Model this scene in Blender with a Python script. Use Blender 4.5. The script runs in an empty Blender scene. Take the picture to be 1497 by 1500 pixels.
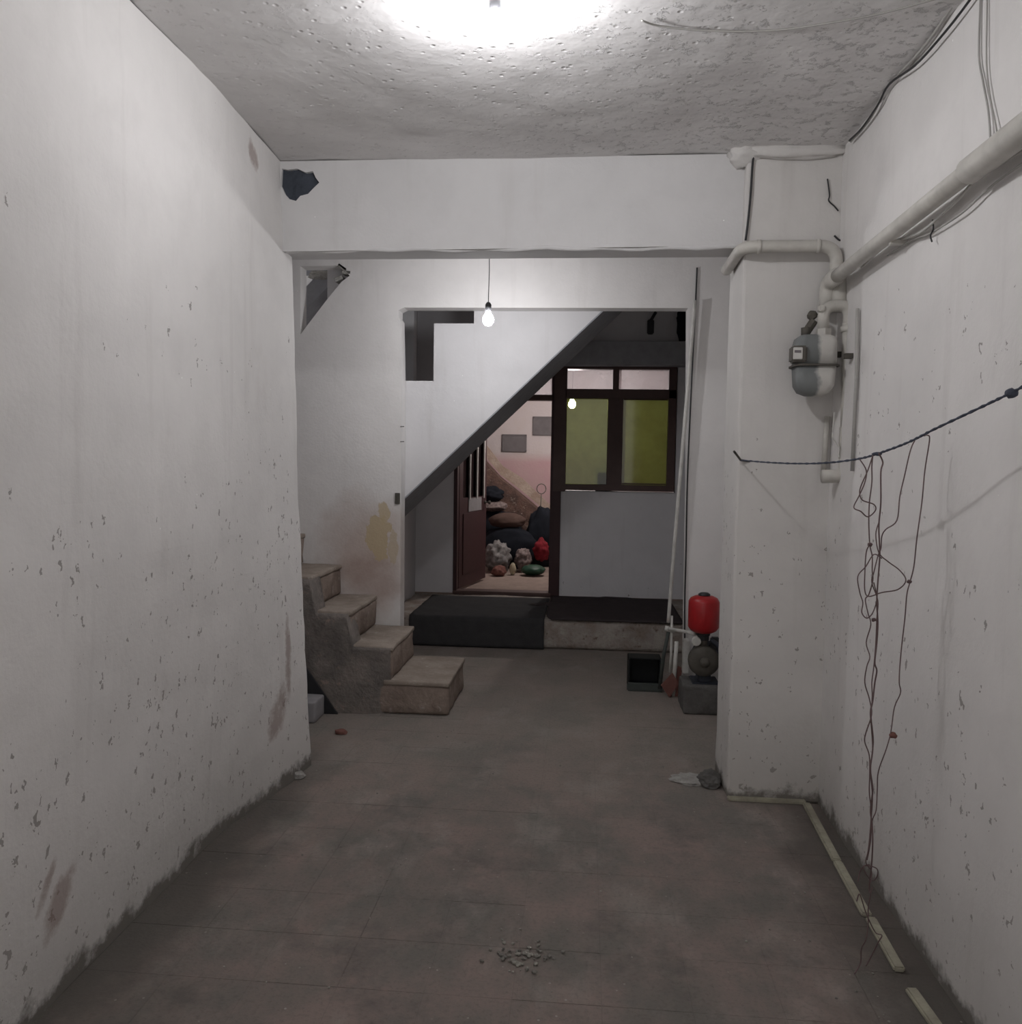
import bpy, bmesh, math, random
from mathutils import Vector, Matrix, noise
from mathutils.geometry import tessellate_polygon
random.seed(7)
scn = bpy.context.scene
col = scn.collection

# ------------------------------------------------------------------ camera
F_PX, CX, CY = 1228.0, 748.5, 750.0
def cam_axes(yaw, pitch, roll):
    cy, sy, cp, sp = math.cos(yaw), math.sin(yaw), math.cos(pitch), math.sin(pitch)
    F = Vector((-sy*cp, cy*cp, -sp)); Rt = Vector((cy, sy, 0)); D = F.cross(Rt)
    c, s = math.cos(roll), math.sin(roll)
    return c*Rt - s*D, s*Rt + c*D, F
AX = cam_axes(math.radians(5.03), math.radians(3.44), math.radians(.88))
EYE = Vector((0, 0, 1.5))
cd = bpy.data.cameras.new('camera'); cam = bpy.data.objects.new('camera', cd); col.objects.link(cam)
cd.sensor_fit = 'HORIZONTAL'; cd.sensor_width = 36; cd.lens = F_PX/1497*36; cd.clip_start = .02
r, d, f = AX
cam.matrix_world = Matrix(((r.x, -d.x, -f.x, EYE.x), (r.y, -d.y, -f.y, EYE.y), (r.z, -d.z, -f.z, EYE.z), (0, 0, 0, 1)))
scn.camera = cam
# ------------------------------------------------------------------ world, exposure
w = bpy.data.worlds.new('world'); scn.world = w; w.use_nodes = True
w.node_tree.nodes['Background'].inputs[0].default_value = (1.0, .965, .94, 1)
w.node_tree.nodes['Background'].inputs[1].default_value = .85  # even fill light added, entering by the open end behind the camera
scn.view_settings.view_transform = 'Standard'; scn.view_settings.look = 'None'
scn.view_settings.gamma = 1; scn.view_settings.use_curve_mapping = False
scn.view_settings.exposure = 0.0
HALL_BULB, STAIR_BULB, ROOM_BULB = 490.0, 335.0, 680.0      # emission of the three lamps
LC = (.985, .98, 1.0)

def P(px, py, axis, v):
    """a photograph measurement turned into a place on a known plane of the room"""
    d = AX[0]*(px-CX) + AX[1]*(py-CY) + AX[2]*F_PX
    i = 'xyz'.index(axis); t = (v-EYE[i])/d[i]
    return EYE + d*t

# ------------------------------------------------------------------ materials
class NT:
    def __init__(s, name):
        s.m = bpy.data.materials.new(name); s.m.use_nodes = True; s.t = s.m.node_tree
        s.b = s.t.nodes['Principled BSDF']; s.pos = s.n('ShaderNodeNewGeometry').outputs['Position']
    def n(s, t, **k):
        x = s.t.nodes.new(t)
        for a, b in k.items(): setattr(x, a, b)
        return x
    def l(s, a, b): s.t.links.new(a, b)
    def mapping(s, sc, rot=(0, 0, 0), src=None, loc=(0, 0, 0)):
        m = s.n('ShaderNodeMapping'); m.inputs['Scale'].default_value = sc; m.inputs['Rotation'].default_value = rot
        m.inputs['Location'].default_value = loc
        s.l(src or s.pos, m.inputs['Vector']); return m.outputs[0]
    def noise(s, scale, detail=4, rough=.55, vec=None, dist=0):
        x = s.n('ShaderNodeTexNoise'); x.inputs['Scale'].default_value = scale; x.inputs['Detail'].default_value = detail
        x.inputs['Roughness'].default_value = rough; x.inputs['Distortion'].default_value = dist
        s.l(vec or s.pos, x.inputs['Vector']); return x.outputs['Fac']
    def ramp(s, v, a, b, ca=0., cb=1.):
        x = s.n('ShaderNodeMapRange'); x.inputs[1].default_value = a; x.inputs[2].default_value = b
        x.inputs[3].default_value = ca; x.inputs[4].default_value = cb; s.l(v, x.inputs[0]); return x.outputs[0]
    def math(s, op, a, b=None):
        x = s.n('ShaderNodeMath', operation=op)
        for i, q in enumerate((a, b)):
            if q is None: continue
            if isinstance(q, (int, float)): x.inputs[i].default_value = q
            else: s.l(q, x.inputs[i])
        return x.outputs[0]
    def mix(s, fac, a, b):
        x = s.n('ShaderNodeMix', data_type='RGBA')
        for i, q in ((0, fac), (6, a), (7, b)):
            if isinstance(q, (int, float)): x.inputs[i].default_value = q
            elif isinstance(q, tuple): x.inputs[i].default_value = q+(1,) if len(q) == 3 else q
            else: s.l(q, x.inputs[i])
        return x.outputs[2]
    def sep(s):
        x = s.n('ShaderNodeSeparateXYZ'); s.l(s.pos, x.inputs[0]); return x.outputs
    def done(s, color, rough=.9, bump=None, bstr=.3, bdist=.01, spec=.2, metal=0.):
        if isinstance(color, tuple): s.b.inputs['Base Color'].default_value = color+(1,)
        else: s.l(color, s.b.inputs['Base Color'])
        if isinstance(rough, float): s.b.inputs['Roughness'].default_value = rough
        else: s.l(rough, s.b.inputs['Roughness'])
        s.b.inputs['Specular IOR Level'].default_value = spec; s.b.inputs['Metallic'].default_value = metal
        if bump is not None:
            x = s.n('ShaderNodeBump'); x.inputs['Strength'].default_value = bstr; x.inputs['Distance'].default_value = bdist
            s.l(bump, x.inputs['Height']); s.l(x.outputs[0], s.b.inputs['Normal'])
        return s.m

def plaster(name, base=(.80, .78, .765), chips=1.0, dirt_z=.07, stain=(.36, .30, .26), bump=.35, damp=None, patches=()):
    t = NT(name); xyz = t.sep()
    big = t.noise(1.1, 5, .6); med = t.noise(5, 5, .6)
    c = t.mix(t.ramp(big, .35, .7), base, tuple(v*.86 for v in base))
    c = t.mix(t.math('MULTIPLY', t.ramp(med, .5, .75), .35), c, tuple(v*.80 for v in base))
    streak = t.noise(1.0, 4, .6, t.mapping((9, 9, .8)))
    c = t.mix(t.math('MULTIPLY', t.ramp(streak, .58, .8), .25), c, (.45, .42, .40))
    h = t.math('MULTIPLY', t.noise(60, 5, .6), .35)
    mask = None
    # chips where the paint has come off: clustered, more of them low on the wall
    low = t.ramp(xyz[2], 2.2, .0, .22, 1.)
    clus = t.ramp(t.noise(2.3, 3), .40, .62)
    for sc, thr, keep in ((9, .13, .66), (20, .22, .47), (38, .29, .38)):
        warp = t.n('ShaderNodeTexNoise'); warp.inputs['Scale'].default_value = sc*1.6; t.l(t.pos, warp.inputs['Vector'])
        va = t.n('ShaderNodeVectorMath', operation='SCALE'); va.inputs['Scale'].default_value = 1.7/sc
        t.l(warp.outputs['Color'], va.inputs[0])
        vb = t.n('ShaderNodeVectorMath', operation='ADD'); t.l(t.pos, vb.inputs[0]); t.l(va.outputs[0], vb.inputs[1])
        v = t.n('ShaderNodeTexVoronoi'); v.inputs['Scale'].default_value = sc
        t.l(t.mapping((1, 1, .42), src=vb.outputs[0]), v.inputs['Vector'])
        cell = t.n('ShaderNodeSeparateColor'); t.l(v.outputs['Color'], cell.inputs[0])
        gate = t.math('GREATER_THAN', t.math('MULTIPLY', t.math('MULTIPLY', low, t.math('ADD', t.math('MULTIPLY', clus, .75), .42)), cell.outputs[0]), keep/max(chips, .01))
        size = t.math('MULTIPLY', cell.outputs[1], thr)
        m = t.math('MULTIPLY', gate, t.math('LESS_THAN', v.outputs['Distance'], size))
        mask = m if mask is None else t.math('MAXIMUM', mask, m)
    c = t.mix(t.math('MULTIPLY', mask, .72), c, (.22, .20, .185))
    # glints off tiny paint flakes, painted in as white specks
    v = t.n('ShaderNodeTexVoronoi'); v.inputs['Scale'].default_value = 30; t.l(t.pos, v.inputs['Vector'])
    cell = t.n('ShaderNodeSeparateColor'); t.l(v.outputs['Color'], cell.inputs[0])
    fl = t.math('MULTIPLY', t.math('GREATER_THAN', cell.outputs[2], .985), t.math('LESS_THAN', v.outputs['Distance'], .09))
    c = t.mix(fl, c, (.95, .95, .93))
    # rubbed brown scuffs
    sc = t.ramp(t.noise(1.0, 5, .65, t.mapping((2.2, 2.2, 1.3), loc=(3.1, .7, 1.9))), .64, .76)
    c = t.mix(t.math('MULTIPLY', t.math('MULTIPLY', sc, low), .45), c, stain)
    # splashed dirt, ragged edge, along the floor
    if dirt_z:
        edge = t.math('ADD', xyz[2], t.math('MULTIPLY', t.math('SUBTRACT', t.noise(9, 5, .7), .5), -.22))
        c = t.mix(t.ramp(edge, dirt_z*.35, dirt_z, 1, 0), c, (.11, .10, .09))
        g = t.math('MULTIPLY', t.ramp(edge, dirt_z, dirt_z+.45, 1, 0), .35)
        c = t.mix(g, c, (.33, .31, .28))
    for cx, cz, rx, rz, colr, ns, na, k, lo, hi in (damp or ()):   # patches of bare or damp plaster with their own outline
        dx = t.math('DIVIDE', t.math('SUBTRACT', xyz[0], cx), rx); dz = t.math('DIVIDE', t.math('SUBTRACT', xyz[2], cz), rz)
        r2 = t.math('ADD', t.math('MULTIPLY', dx, dx), t.math('MULTIPLY', dz, dz))
        r2 = t.math('ADD', r2, t.math('MULTIPLY', t.math('SUBTRACT', t.noise(ns, 6, .65), .5), na))
        c = t.mix(t.ramp(r2, lo, hi, k, 0), c, colr)
    for py_, pz_, ry_, rz_, sh_ in patches:      # rubbed brown scuffs with outlines of their own
        dy = t.math('DIVIDE', t.math('ADD', t.math('SUBTRACT', xyz[1], py_), t.math('MULTIPLY', t.math('SUBTRACT', xyz[2], pz_), sh_)), ry_)
        dz = t.math('DIVIDE', t.math('SUBTRACT', xyz[2], pz_), rz_)
        r2 = t.math('ADD', t.math('ADD', t.math('MULTIPLY', dy, dy), t.math('MULTIPLY', dz, dz)), t.math('MULTIPLY', t.math('SUBTRACT', t.noise(16, 5, .7), .5), 4.5))
        c = t.mix(t.ramp(r2, .3, 1.6, .62, 0), c, (.27, .19, .165))
    hh = t.math('SUBTRACT', t.math('ADD', h, t.math('MULTIPLY', t.noise(4, 4, .5), 1.5)), t.math('MULTIPLY', mask, .5))
    return t.done(c, .88, hh, bump, .012, .15)

def rough_concrete(name, a, b, scale=6, bump=.6, speck=None, rough=.92, dist=.015):
    t = NT(name)
    n1 = t.noise(scale, 6, .62); n2 = t.noise(scale*6, 5, .6)
    c = t.mix(t.ramp(n1, .38, .64), a, b)
    c = t.mix(t.math('MULTIPLY', t.ramp(n2, .5, .7), .4), c, tuple(v*.6 for v in a))
    if speck: c = t.mix(t.ramp(t.noise(scale*2.3, 6, .7), .60, .68), c, speck)
    return t.done(c, rough, t.math('ADD', n2, n1), bump, dist, .15)

def plain(name, c, rough=.6, spec=.4, metal=0., bump=0, bscale=60, var=.15, vscale=14):
    t = NT(name)
    cc = t.mix(t.ramp(t.noise(vscale, 4), .35, .7), c, tuple(v*(1-var) for v in c))
    return t.done(cc, rough, t.noise(bscale, 4) if bump else None, bump, .004, spec, metal)

def emit(name, c, s):
    t = NT(name); t.b.inputs['Base Color'].default_value = c+(1,)
    t.b.inputs['Emission Color'].default_value = c+(1,); t.b.inputs['Emission Strength'].default_value = s
    return t.m

M = {}
def yz(px, py, x): v = P(px, py, 'x', x); return v.y, v.z
M['wall'] = plaster('plaster_wall', chips=1.5, patches=[yz(85, 1315, -1.42)+(.045, .08, -.5), yz(62, 1300, -1.42)+(.02, .05, -.5), yz(424, 965, -1.34)+(.03, .16, 0),
    yz(405, 1045, -1.36)+(.07, .10, -.3), yz(377, 228, -1.38)+(.05, .05, .3)])
M['wall_right'] = plaster('plaster_wall_right', (.78, .76, .745), chips=1.55)
M['pillar'] = plaster('plaster_pillar', (.70, .68, .66), chips=1.2)
M['beam'] = plaster('plaster_beam', (.68, .67, .67), chips=.5, dirt_z=0)
M['stairwall'] = plaster('plaster_stair_wall', (.80, .78, .77), chips=.25, dirt_z=.12, damp=[(-1.45, .86, .26, .32, (.44, .33, .28), 4, 3.0, .65, .1, 2.2), (-1.42, .72, .20, .16, (.33, .23, .19), 7, 3.5, .5, .1, 1.6), (-1.36, .98, .085, .13, (.50, .40, .25), 8, 5.0, .85, .8, 1.0), (-1.33, 1.15, .04, .07, (.52, .42, .27), 9, 5.0, .8, .8, 1.0), (-1.26, .92, .035, .12, (.50, .41, .28), 9, 4.0, .7, .8, 1.0)])
M['recess'] = plaster('plaster_recess', (.74, .73, .74), chips=.4, dirt_z=0)
M['doorwall'] = plaster('plaster_door_wall', (.75, .74, .76), chips=.5, dirt_z=0)
M['soffit'] = plain('grey_soffit_render', (.36, .365, .39), .9, .1, bump=.3, bscale=30)
M['spandrel'] = plaster('plaster_stair_side', (.72, .71, .72), chips=.3, dirt_z=0, bump=.2)

def ceiling_mat():
    t = NT('rough_ceiling_render'); xyz = t.sep()
    n1 = t.noise(1.6, 5, .6)
    rgh = t.ramp(t.math('ADD', t.math('MULTIPLY', xyz[0], .30), t.noise(2.4, 4)), .35, .80)   # the throw-on render is coarser to the right
    lumps = t.ramp(t.noise(19, 8, .72), .56, .72)
    pit = t.n('ShaderNodeTexVoronoi'); pit.inputs['Scale'].default_value = 22; t.l(t.pos, pit.inputs['Vector'])
    c = t.mix(t.ramp(n1, .35, .7), (.78, .765, .76), (.66, .645, .64))
    c = t.mix(t.math('MULTIPLY', t.ramp(t.noise(30, 5, .7), .6, .72), .4), c, (.30, .28, .26))
    h = t.math('ADD', t.math('MULTIPLY', lumps, t.math('ADD', rgh, .12)), t.math('MULTIPLY', t.ramp(pit.outputs['Distance'], 0, .22), .25))
    return t.done(c, .92, t.math('ADD', h, t.math('MULTIPLY', t.noise(5, 4), .8)), .62, .022, .12)
M['ceiling'] = ceiling_mat()

def floor_mat(name='worn_concrete_floor', k=1.0):
    k *= 1.6
    t = NT(name); xyz = t.sep()
    n1 = t.noise(1.9, 8, .68, t.mapping((1.3, .9, 1))); n2 = t.noise(3.4, 6, .65, t.mapping((1, .6, 1))); n3 = t.noise(70, 5, .7)
    c = t.mix(t.ramp(n1, .40, .60), (.100*k, .093*k, .083*k), (.150*k, .120*k, .107*k))
    c = t.mix(t.math('MULTIPLY', t.ramp(n2, .52, .66), .55), c, (.19*k, .17*k, .155*k))
    c = t.mix(t.math('MULTIPLY', t.ramp(t.noise(2.1, 5, .7, t.mapping((1, 1, 1), loc=(5, 3, 0))), .55, .68), .7), c, (.07*k, .065*k, .06*k))
    far = t.ramp(xyz[1], 3.2, 4.6)      # the floor turns paler towards the stairs
    c = t.mix(t.math('MULTIPLY', far, .40), c, (.22*k, .195*k, .175*k))
    c = t.mix(t.math('MULTIPLY', t.ramp(n3, .5, .75), .35), c, (.05, .045, .04))
    # black grime that has gathered along the walls
    ax = t.math('ABSOLUTE', t.math('ADD', xyz[0], .19))
    e = t.math('ADD', ax, t.math('MULTIPLY', t.math('SUBTRACT', t.noise(4, 5, .6), .5), .55))
    near = t.ramp(xyz[1], 4.4, 3.4)
    c = t.mix(t.math('MULTIPLY', t.math('MULTIPLY', t.ramp(e, .92, 1.12), near), .75), c, (.055*k, .050*k, .045*k))
    v = t.n('ShaderNodeTexVoronoi'); v.inputs['Scale'].default_value = 42; t.l(t.pos, v.inputs['Vector'])
    cell = t.n('ShaderNodeSeparateColor'); t.l(v.outputs['Color'], cell.inputs[0])
    sp = t.math('MULTIPLY', t.math('GREATER_THAN', cell.outputs[0], .955), t.math('LESS_THAN', v.outputs['Distance'], .16))
    c = t.mix(t.math('MULTIPLY', sp, t.ramp(t.noise(1.7, 3), .4, .6)), c, (.33, .31, .28))
    return t.done(c, .85, t.math('ADD', n3, t.math('MULTIPLY', n2, 1.5)), .5, .008, .22)
M['floor'] = floor_mat()
M['joint'] = floor_mat('dirty_floor_joint', .85)
M['stairs'] = rough_concrete('dirty_render_stairs', (.34, .275, .235), (.22, .17, .145), 6, .6, (.42, .36, .32))
M['stairmass'] = rough_concrete('stained_stair_side', (.25, .22, .20), (.16, .145, .135), 6, .8, (.34, .27, .23))
M['tread'] = rough_concrete('lit_tread', (.38, .325, .28), (.28, .235, .20), 6, .3, (.44, .39, .34))  # paler than the steps: light on their tops put into the colour
M['ledge'] = rough_concrete('flaking_ledge', (.42, .385, .35), (.27, .22, .19), 7, .7, (.17, .12, .10))
M['rug'] = plain('black_carpet', (.055, .054, .056), .97, .1, bump=.8, bscale=140)
M['rug2'] = plain('dark_brown_mat', (.065, .053, .055), .97, .1, bump=.8, bscale=140)
M['maroon'] = plain('maroon_paint', (.050, .020, .022), .5, .35, bump=.15)
M['brownwood'] = plain('brown_stained_wood', (.085, .048, .043), .5, .35, bump=.15)
M['pipe'] = plain('cream_painted_pipe', (.56, .54, .50), .5, .4, bump=.15, bscale=40, var=.2)
M['white'] = plain('white_plastic', (.62, .61, .58), .5, .4, var=.2)
M['rope'] = plain('grey_twisted_rope', (.08, .09, .12), .9, .2, bump=.6, bscale=200)
M['wire'] = plain('brown_wire', (.15, .10, .10), .6, .3)
M['cable_black'] = plain('black_cable', (.03, .03, .033), .5, .4)
M['cable_grey'] = plain('painted_over_cable', (.42, .41, .39), .7, .3)
M['red'] = plain('red_enamel', (.42, .012, .016), .38, .5, var=.2)
M['cap'] = plain('dark_plastic_cap', (.03, .03, .033), .5, .4)
M['iron'] = plain('grimy_cast_iron', (.11, .10, .085), .7, .4, bump=.4, var=.4)
M['blueblack'] = plain('blue_black_motor_paint', (.03, .035, .05), .5, .4, var=.3)
M['block'] = rough_concrete('old_concrete_block', (.15, .145, .14), (.10, .095, .09), 9, .6)
M['tub'] = plain('black_tub', (.012, .013, .015), .6, .3)
M['tubrim'] = plain('grey_green_rim', (.075, .085, .08), .7, .3)
M['clay'] = plain('red_clay', (.21, .10, .085), .9, .1, bump=.3)
M['brick'] = rough_concrete('brick_clay', (.30, .17, .12), (.22, .13, .10), 12, .6)
M['conduit'] = rough_concrete('grimy_cream_conduit', (.40, .38, .30), (.29, .27, .22), 9, .2)
M['paper'] = plain('grey_paper', (.32, .31, .32), .8, .2)
M['stone'] = rough_concrete('broken_stone', (.36, .35, .31), (.16, .15, .14), 20, .5)
M['plasterlump'] = rough_concrete('broken_plaster_lump', (.42, .41, .39), (.30, .29, .27), 20, .5)
M['hole_back'] = plain('dark_cavity', (.075, .085, .105), .95, .1, bump=.8, bscale=30, var=.35)
M['pinkwall'] = None
t = NT('two_tone_pink_wall'); z = t.sep()[2]
c = t.mix(t.ramp(z, 1.62, 1.50), (.56, .50, .50), (.50, .33, .345)); c = t.mix(t.ramp(t.noise(3, 5), .45, .7, 0, .4), c, (.50, .42, .38))
M['pinkwall'] = t.done(c, .9, t.noise(30), .3, .01, .1)
M['earth'] = rough_concrete('broken_brown_parapet', (.17, .105, .085), (.09, .06, .055), 8, .9, (.36, .30, .25))
M['plasterbrown'] = rough_concrete('crumbling_brown_plaster', (.47, .38, .32), (.36, .27, .22), 8, .6)
M['tan'] = rough_concrete('tan_cement_floor', (.32, .25, .215), (.26, .20, .175), 4, .3)
M['greyframe'] = plain('grey_board', (.17, .155, .16), .8, .1)
M['darkcloth'] = plain('dark_bedding', (.016, .018, .024), .95, .1, bump=.5, bscale=50)
M['browncloth'] = plain('brown_cloth', (.10, .065, .055), .95, .1, bump=.5)
M['bagwhite'] = plain('white_sack', (.27, .255, .25), .7, .3, var=.6, vscale=25, bump=.5)
M['bagpink'] = plain('patterned_sack', (.27, .21, .20), .7, .3, var=.6, vscale=40, bump=.5)
M['redcloth'] = plain('red_cloth', (.24, .02, .03), .85, .2, var=.4)
M['green'] = plain('green_plastic', (.015, .06, .035), .5, .4)
M['cream'] = plain('cream_plastic', (.46, .40, .28), .5, .4)

def glass(name, c, haze):
    t = NT(name); nt = t.t
    tr = t.n('ShaderNodeBsdfTransparent'); tr.inputs[0].default_value = c+(1,)
    df = t.n('ShaderNodeBsdfTranslucent'); df.inputs[0].default_value = c+(1,)
    gl = t.n('ShaderNodeBsdfGlossy'); gl.inputs['Roughness'].default_value = .06
    d1 = t.n('ShaderNodeMixShader'); nz = t.ramp(t.noise(3, 4), .35, .7, haze*.7, haze*1.3)
    nt.links.new(nz, d1.inputs[0]); nt.links.new(tr.outputs[0], d1.inputs[1]); nt.links.new(df.outputs[0], d1.inputs[2])
    m = t.n('ShaderNodeMixShader'); m.inputs[0].default_value = .06
    nt.links.new(d1.outputs[0], m.inputs[1]); nt.links.new(gl.outputs[0], m.inputs[2])
    nt.links.new(m.outputs[0], nt.nodes['Material Output'].inputs[0]); return t.m
M['glass_clear'] = glass('dusty_clear_glass', (.86, .84, .86), .25)
M['glass_dark'] = glass('grimy_dark_glass', (.10, .07, .08), .2)
M['glass_olive'] = glass('olive_filmed_glass', (.33, .35, .18), .45)

# ------------------------------------------------------------------ helpers
def link(name, bm, mat, parent=None, smooth=False, recalc=True):
    if recalc: bmesh.ops.recalc_face_normals(bm, faces=bm.faces)
    me = bpy.data.meshes.new(name); bm.to_mesh(me); bm.free()
    for m in (mat if isinstance(mat, (list, tuple)) else [mat]): me.materials.append(m)
    if smooth:
        for p in me.polygons: p.use_smooth = True
    o = bpy.data.objects.new(name, me); col.objects.link(o)
    if parent: o.parent = parent; o.matrix_parent_inverse = parent.matrix_world.inverted()
    return o
def tag(o, label, cat, group=None):
    o['label'] = label; o['category'] = cat
    if group: o['group'] = group
    return o
def struct(o, label=None):
    o['kind'] = 'structure'
    if label: o['label'] = label
    return o
def thing(name, loc, label, cat, group=None, kind=None):
    o = bpy.data.objects.new(name, None); col.objects.link(o); o.location = loc; o.empty_display_size = .05
    o.matrix_world = Matrix.Translation(loc)
    if kind: o['kind'] = kind; o['label'] = label
    else: tag(o, label, cat, group)
    return o
def box(bm, x0, x1, y0, y1, z0, z1, M4=None):
    vs = [bm.verts.new((x, y, z)) for x in (x0, x1) for y in (y0, y1) for z in (z0, z1)]
    fs = [bm.faces.new([vs[i] for i in q]) for q in ((0, 1, 3, 2), (4, 6, 7, 5), (0, 4, 5, 1), (2, 3, 7, 6), (0, 2, 6, 4), (1, 5, 7, 3))]
    if M4: bmesh.ops.transform(bm, matrix=M4, verts=vs)
    return vs, fs
def bx(*a, bev=0.0, seg=2, M4=None):
    bm = bmesh.new(); box(bm, *a, M4=M4)
    if bev: bmesh.ops.bevel(bm, geom=bm.edges[:], offset=bev, segments=seg, affect='EDGES')
    return bm
def rough_box(x0, x1, y0, y1, z0, z1, amp=.01, step=.06, bev=.012, sc=6, lock=None):
    bm = bmesh.new()
    def lin(a, b):
        n = max(2, int((b-a)/step)); L = [a+(b-a)*i/n for i in range(n+1)]
        if bev: L = sorted(set([a, a+bev]+L[1:-1]+[b-bev, b]))
        return L
    X, Y, Z = lin(x0, x1), lin(y0, y1), lin(z0, z1); V = {}
    def v(i, j, k):
        if (i, j, k) not in V:
            p = Vector((X[i], Y[j], Z[k]))
            # round edges: clamp to inner box then push to radius
            if bev:
                q = Vector((min(max(p.x, x0+bev), x1-bev), min(max(p.y, y0+bev), y1-bev), min(max(p.z, z0+bev), z1-bev)))
                dd = p-q
                if dd.length > 1e-6: p = q+dd.normalized()*bev
            n = noise.noise_vector(p*sc)*amp + noise.noise_vector(p*sc*3.3)*amp*.35
            if lock: n = Vector((0 if 'x' in lock else n.x, 0 if 'y' in lock else n.y, 0 if 'z' in lock else n.z))
            if k == 0: n.z = 0
            V[(i, j, k)] = bm.verts.new(p+n)
        return V[(i, j, k)]
    nx, ny, nz = len(X)-1, len(Y)-1, len(Z)-1
    for i in range(nx):
        for j in range(ny):
            for k in (0, nz): bm.faces.new((v(i, j, k), v(i+1, j, k), v(i+1, j+1, k), v(i, j+1, k)))
    for i in range(nx):
        for k in range(nz):
            for j in (0, ny): bm.faces.new((v(i, j, k), v(i+1, j, k), v(i+1, j, k+1), v(i, j, k+1)))
    for j in range(ny):
        for k in range(nz):
            for i in (0, nx): bm.faces.new((v(i, j, k), v(i, j+1, k), v(i, j+1, k+1), v(i, j, k+1)))
    return bm
def tube(bm, pts, r, n=8, cap=True):
    pts = [Vector(p) for p in pts]; rs = r if isinstance(r, (list, tuple)) else [r]*len(pts)
    t0 = (pts[1]-pts[0]).normalized(); up = Vector((0, 0, 1)) if abs(t0.z) < .9 else Vector((1, 0, 0))
    u = t0.cross(up).normalized(); rings = []
    for i, p in enumerate(pts):
        a = pts[max(i-1, 0)]; b = pts[min(i+1, len(pts)-1)]; t = (b-a)
        if t.length < 1e-9: t = t0.copy()
        t.normalize(); u = (u-t*u.dot(t)); u = u.normalized() if u.length > 1e-6 else t.orthogonal().normalized(); vv = t.cross(u)
        rings.append([bm.verts.new(p+(u*math.cos(2*math.pi*k/n)+vv*math.sin(2*math.pi*k/n))*rs[i]) for k in range(n)])
    for A, B in zip(rings, rings[1:]):
        for k in range(n): bm.faces.new((A[k], A[(k+1) % n], B[(k+1) % n], B[k]))
    if cap: bm.faces.new(rings[0]); bm.faces.new(rings[-1][::-1])
def smooth_pts(pts, sub=5):
    pts = [Vector(p) for p in pts]; out = []
    for i in range(len(pts)-1):
        p0, p1, p2, p3 = pts[max(i-1, 0)], pts[i], pts[i+1], pts[min(i+2, len(pts)-1)]
        for k in range(sub):
            t = k/sub; out.append(.5*((2*p1)+(p2-p0)*t+(2*p0-5*p1+4*p2-p3)*t*t+(3*p1-p0-3*p2+p3)*t**3))
    return out+[pts[-1]]
def round_path(pts, rad, n=6):
    pts = [Vector(p) for p in pts]; out = [pts[0]]
    for a, b, c in zip(pts, pts[1:], pts[2:]):
        u = (a-b); v = (c-b); R = min(rad, u.length*.49, v.length*.49); p = b+u.normalized()*R; q = b+v.normalized()*R
        for k in range(n+1):
            t = k/n; out.append(p*(1-t)**2+b*2*t*(1-t)+q*t*t)
    return out+[pts[-1]]
def tb(pts, r, n=10):
    bm = bmesh.new(); tube(bm, pts, r, n); return bm
def lathe(prof, n=24, M4=None):
    bm = bmesh.new(); rings = []
    for rr, z in prof: rings.append([bm.verts.new((rr*math.cos(2*math.pi*k/n), rr*math.sin(2*math.pi*k/n), z)) for k in range(n)])
    for A, B in zip(rings, rings[1:]):
        for k in range(n): bm.faces.new((A[k], A[(k+1) % n], B[(k+1) % n], B[k]))
    bm.faces.new(rings[0][::-1]); bm.faces.new(rings[-1])
    if M4: bmesh.ops.transform(bm, matrix=M4, verts=bm.verts)
    return bm
def prism(poly, d0, d1, axis='y', holes=()):
    """polygon in the plane across axis, from d0 to d1; poly/holes are lists of 2D points"""
    bm = bmesh.new()
    def mk(p, d): return {'y': (p[0], d, p[1]), 'x': (d, p[0], p[1]), 'z': (p[0], p[1], d)}[axis]
    loops = [list(poly)]+[list(h) for h in holes]; flat = [p for L in loops for p in L]
    tris = tessellate_polygon([[Vector((p[0], p[1], 0)) for p in L] for L in loops])
    A = [bm.verts.new(mk(p, d0)) for p in flat]; B = [bm.verts.new(mk(p, d1)) for p in flat]
    for q in tris:
        try: bm.faces.new([A[i] for i in q]); bm.faces.new([B[i] for i in q][::-1])
        except ValueError: pass
    k = 0
    for L in loops:
        for i in range(len(L)):
            a, b = k+i, k+(i+1) % len(L); bm.faces.new((A[a], A[b], B[b], B[a]))
        k += len(L)
    return bm
def blob(c, s, amp=.25, seed=0, sub=3, sc=3.0, flat=None):
    bm = bmesh.new(); bmesh.ops.create_icosphere(bm, subdivisions=sub, radius=1)
    for v in bm.verts:
        n = noise.noise(v.co*sc+Vector((seed*3.1, seed, 0)))*amp + abs(noise.noise(v.co*sc*2.3+Vector((seed, 0, 5))))*amp*.7
        p = v.co*(1+n); q = Vector((p.x*s[0], p.y*s[1], p.z*s[2]))+Vector(c)
        if flat is not None and q.z < flat: q.z = flat+.001*random.random()
        v.co = q
    return bm

# ================================================================== THE SETTING
XL, XR, ZC = -1.37, 1.06, 2.85
YB, YS, YD = 3.80, 5.45, 7.85         # beam, stair wall, door wall
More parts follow.
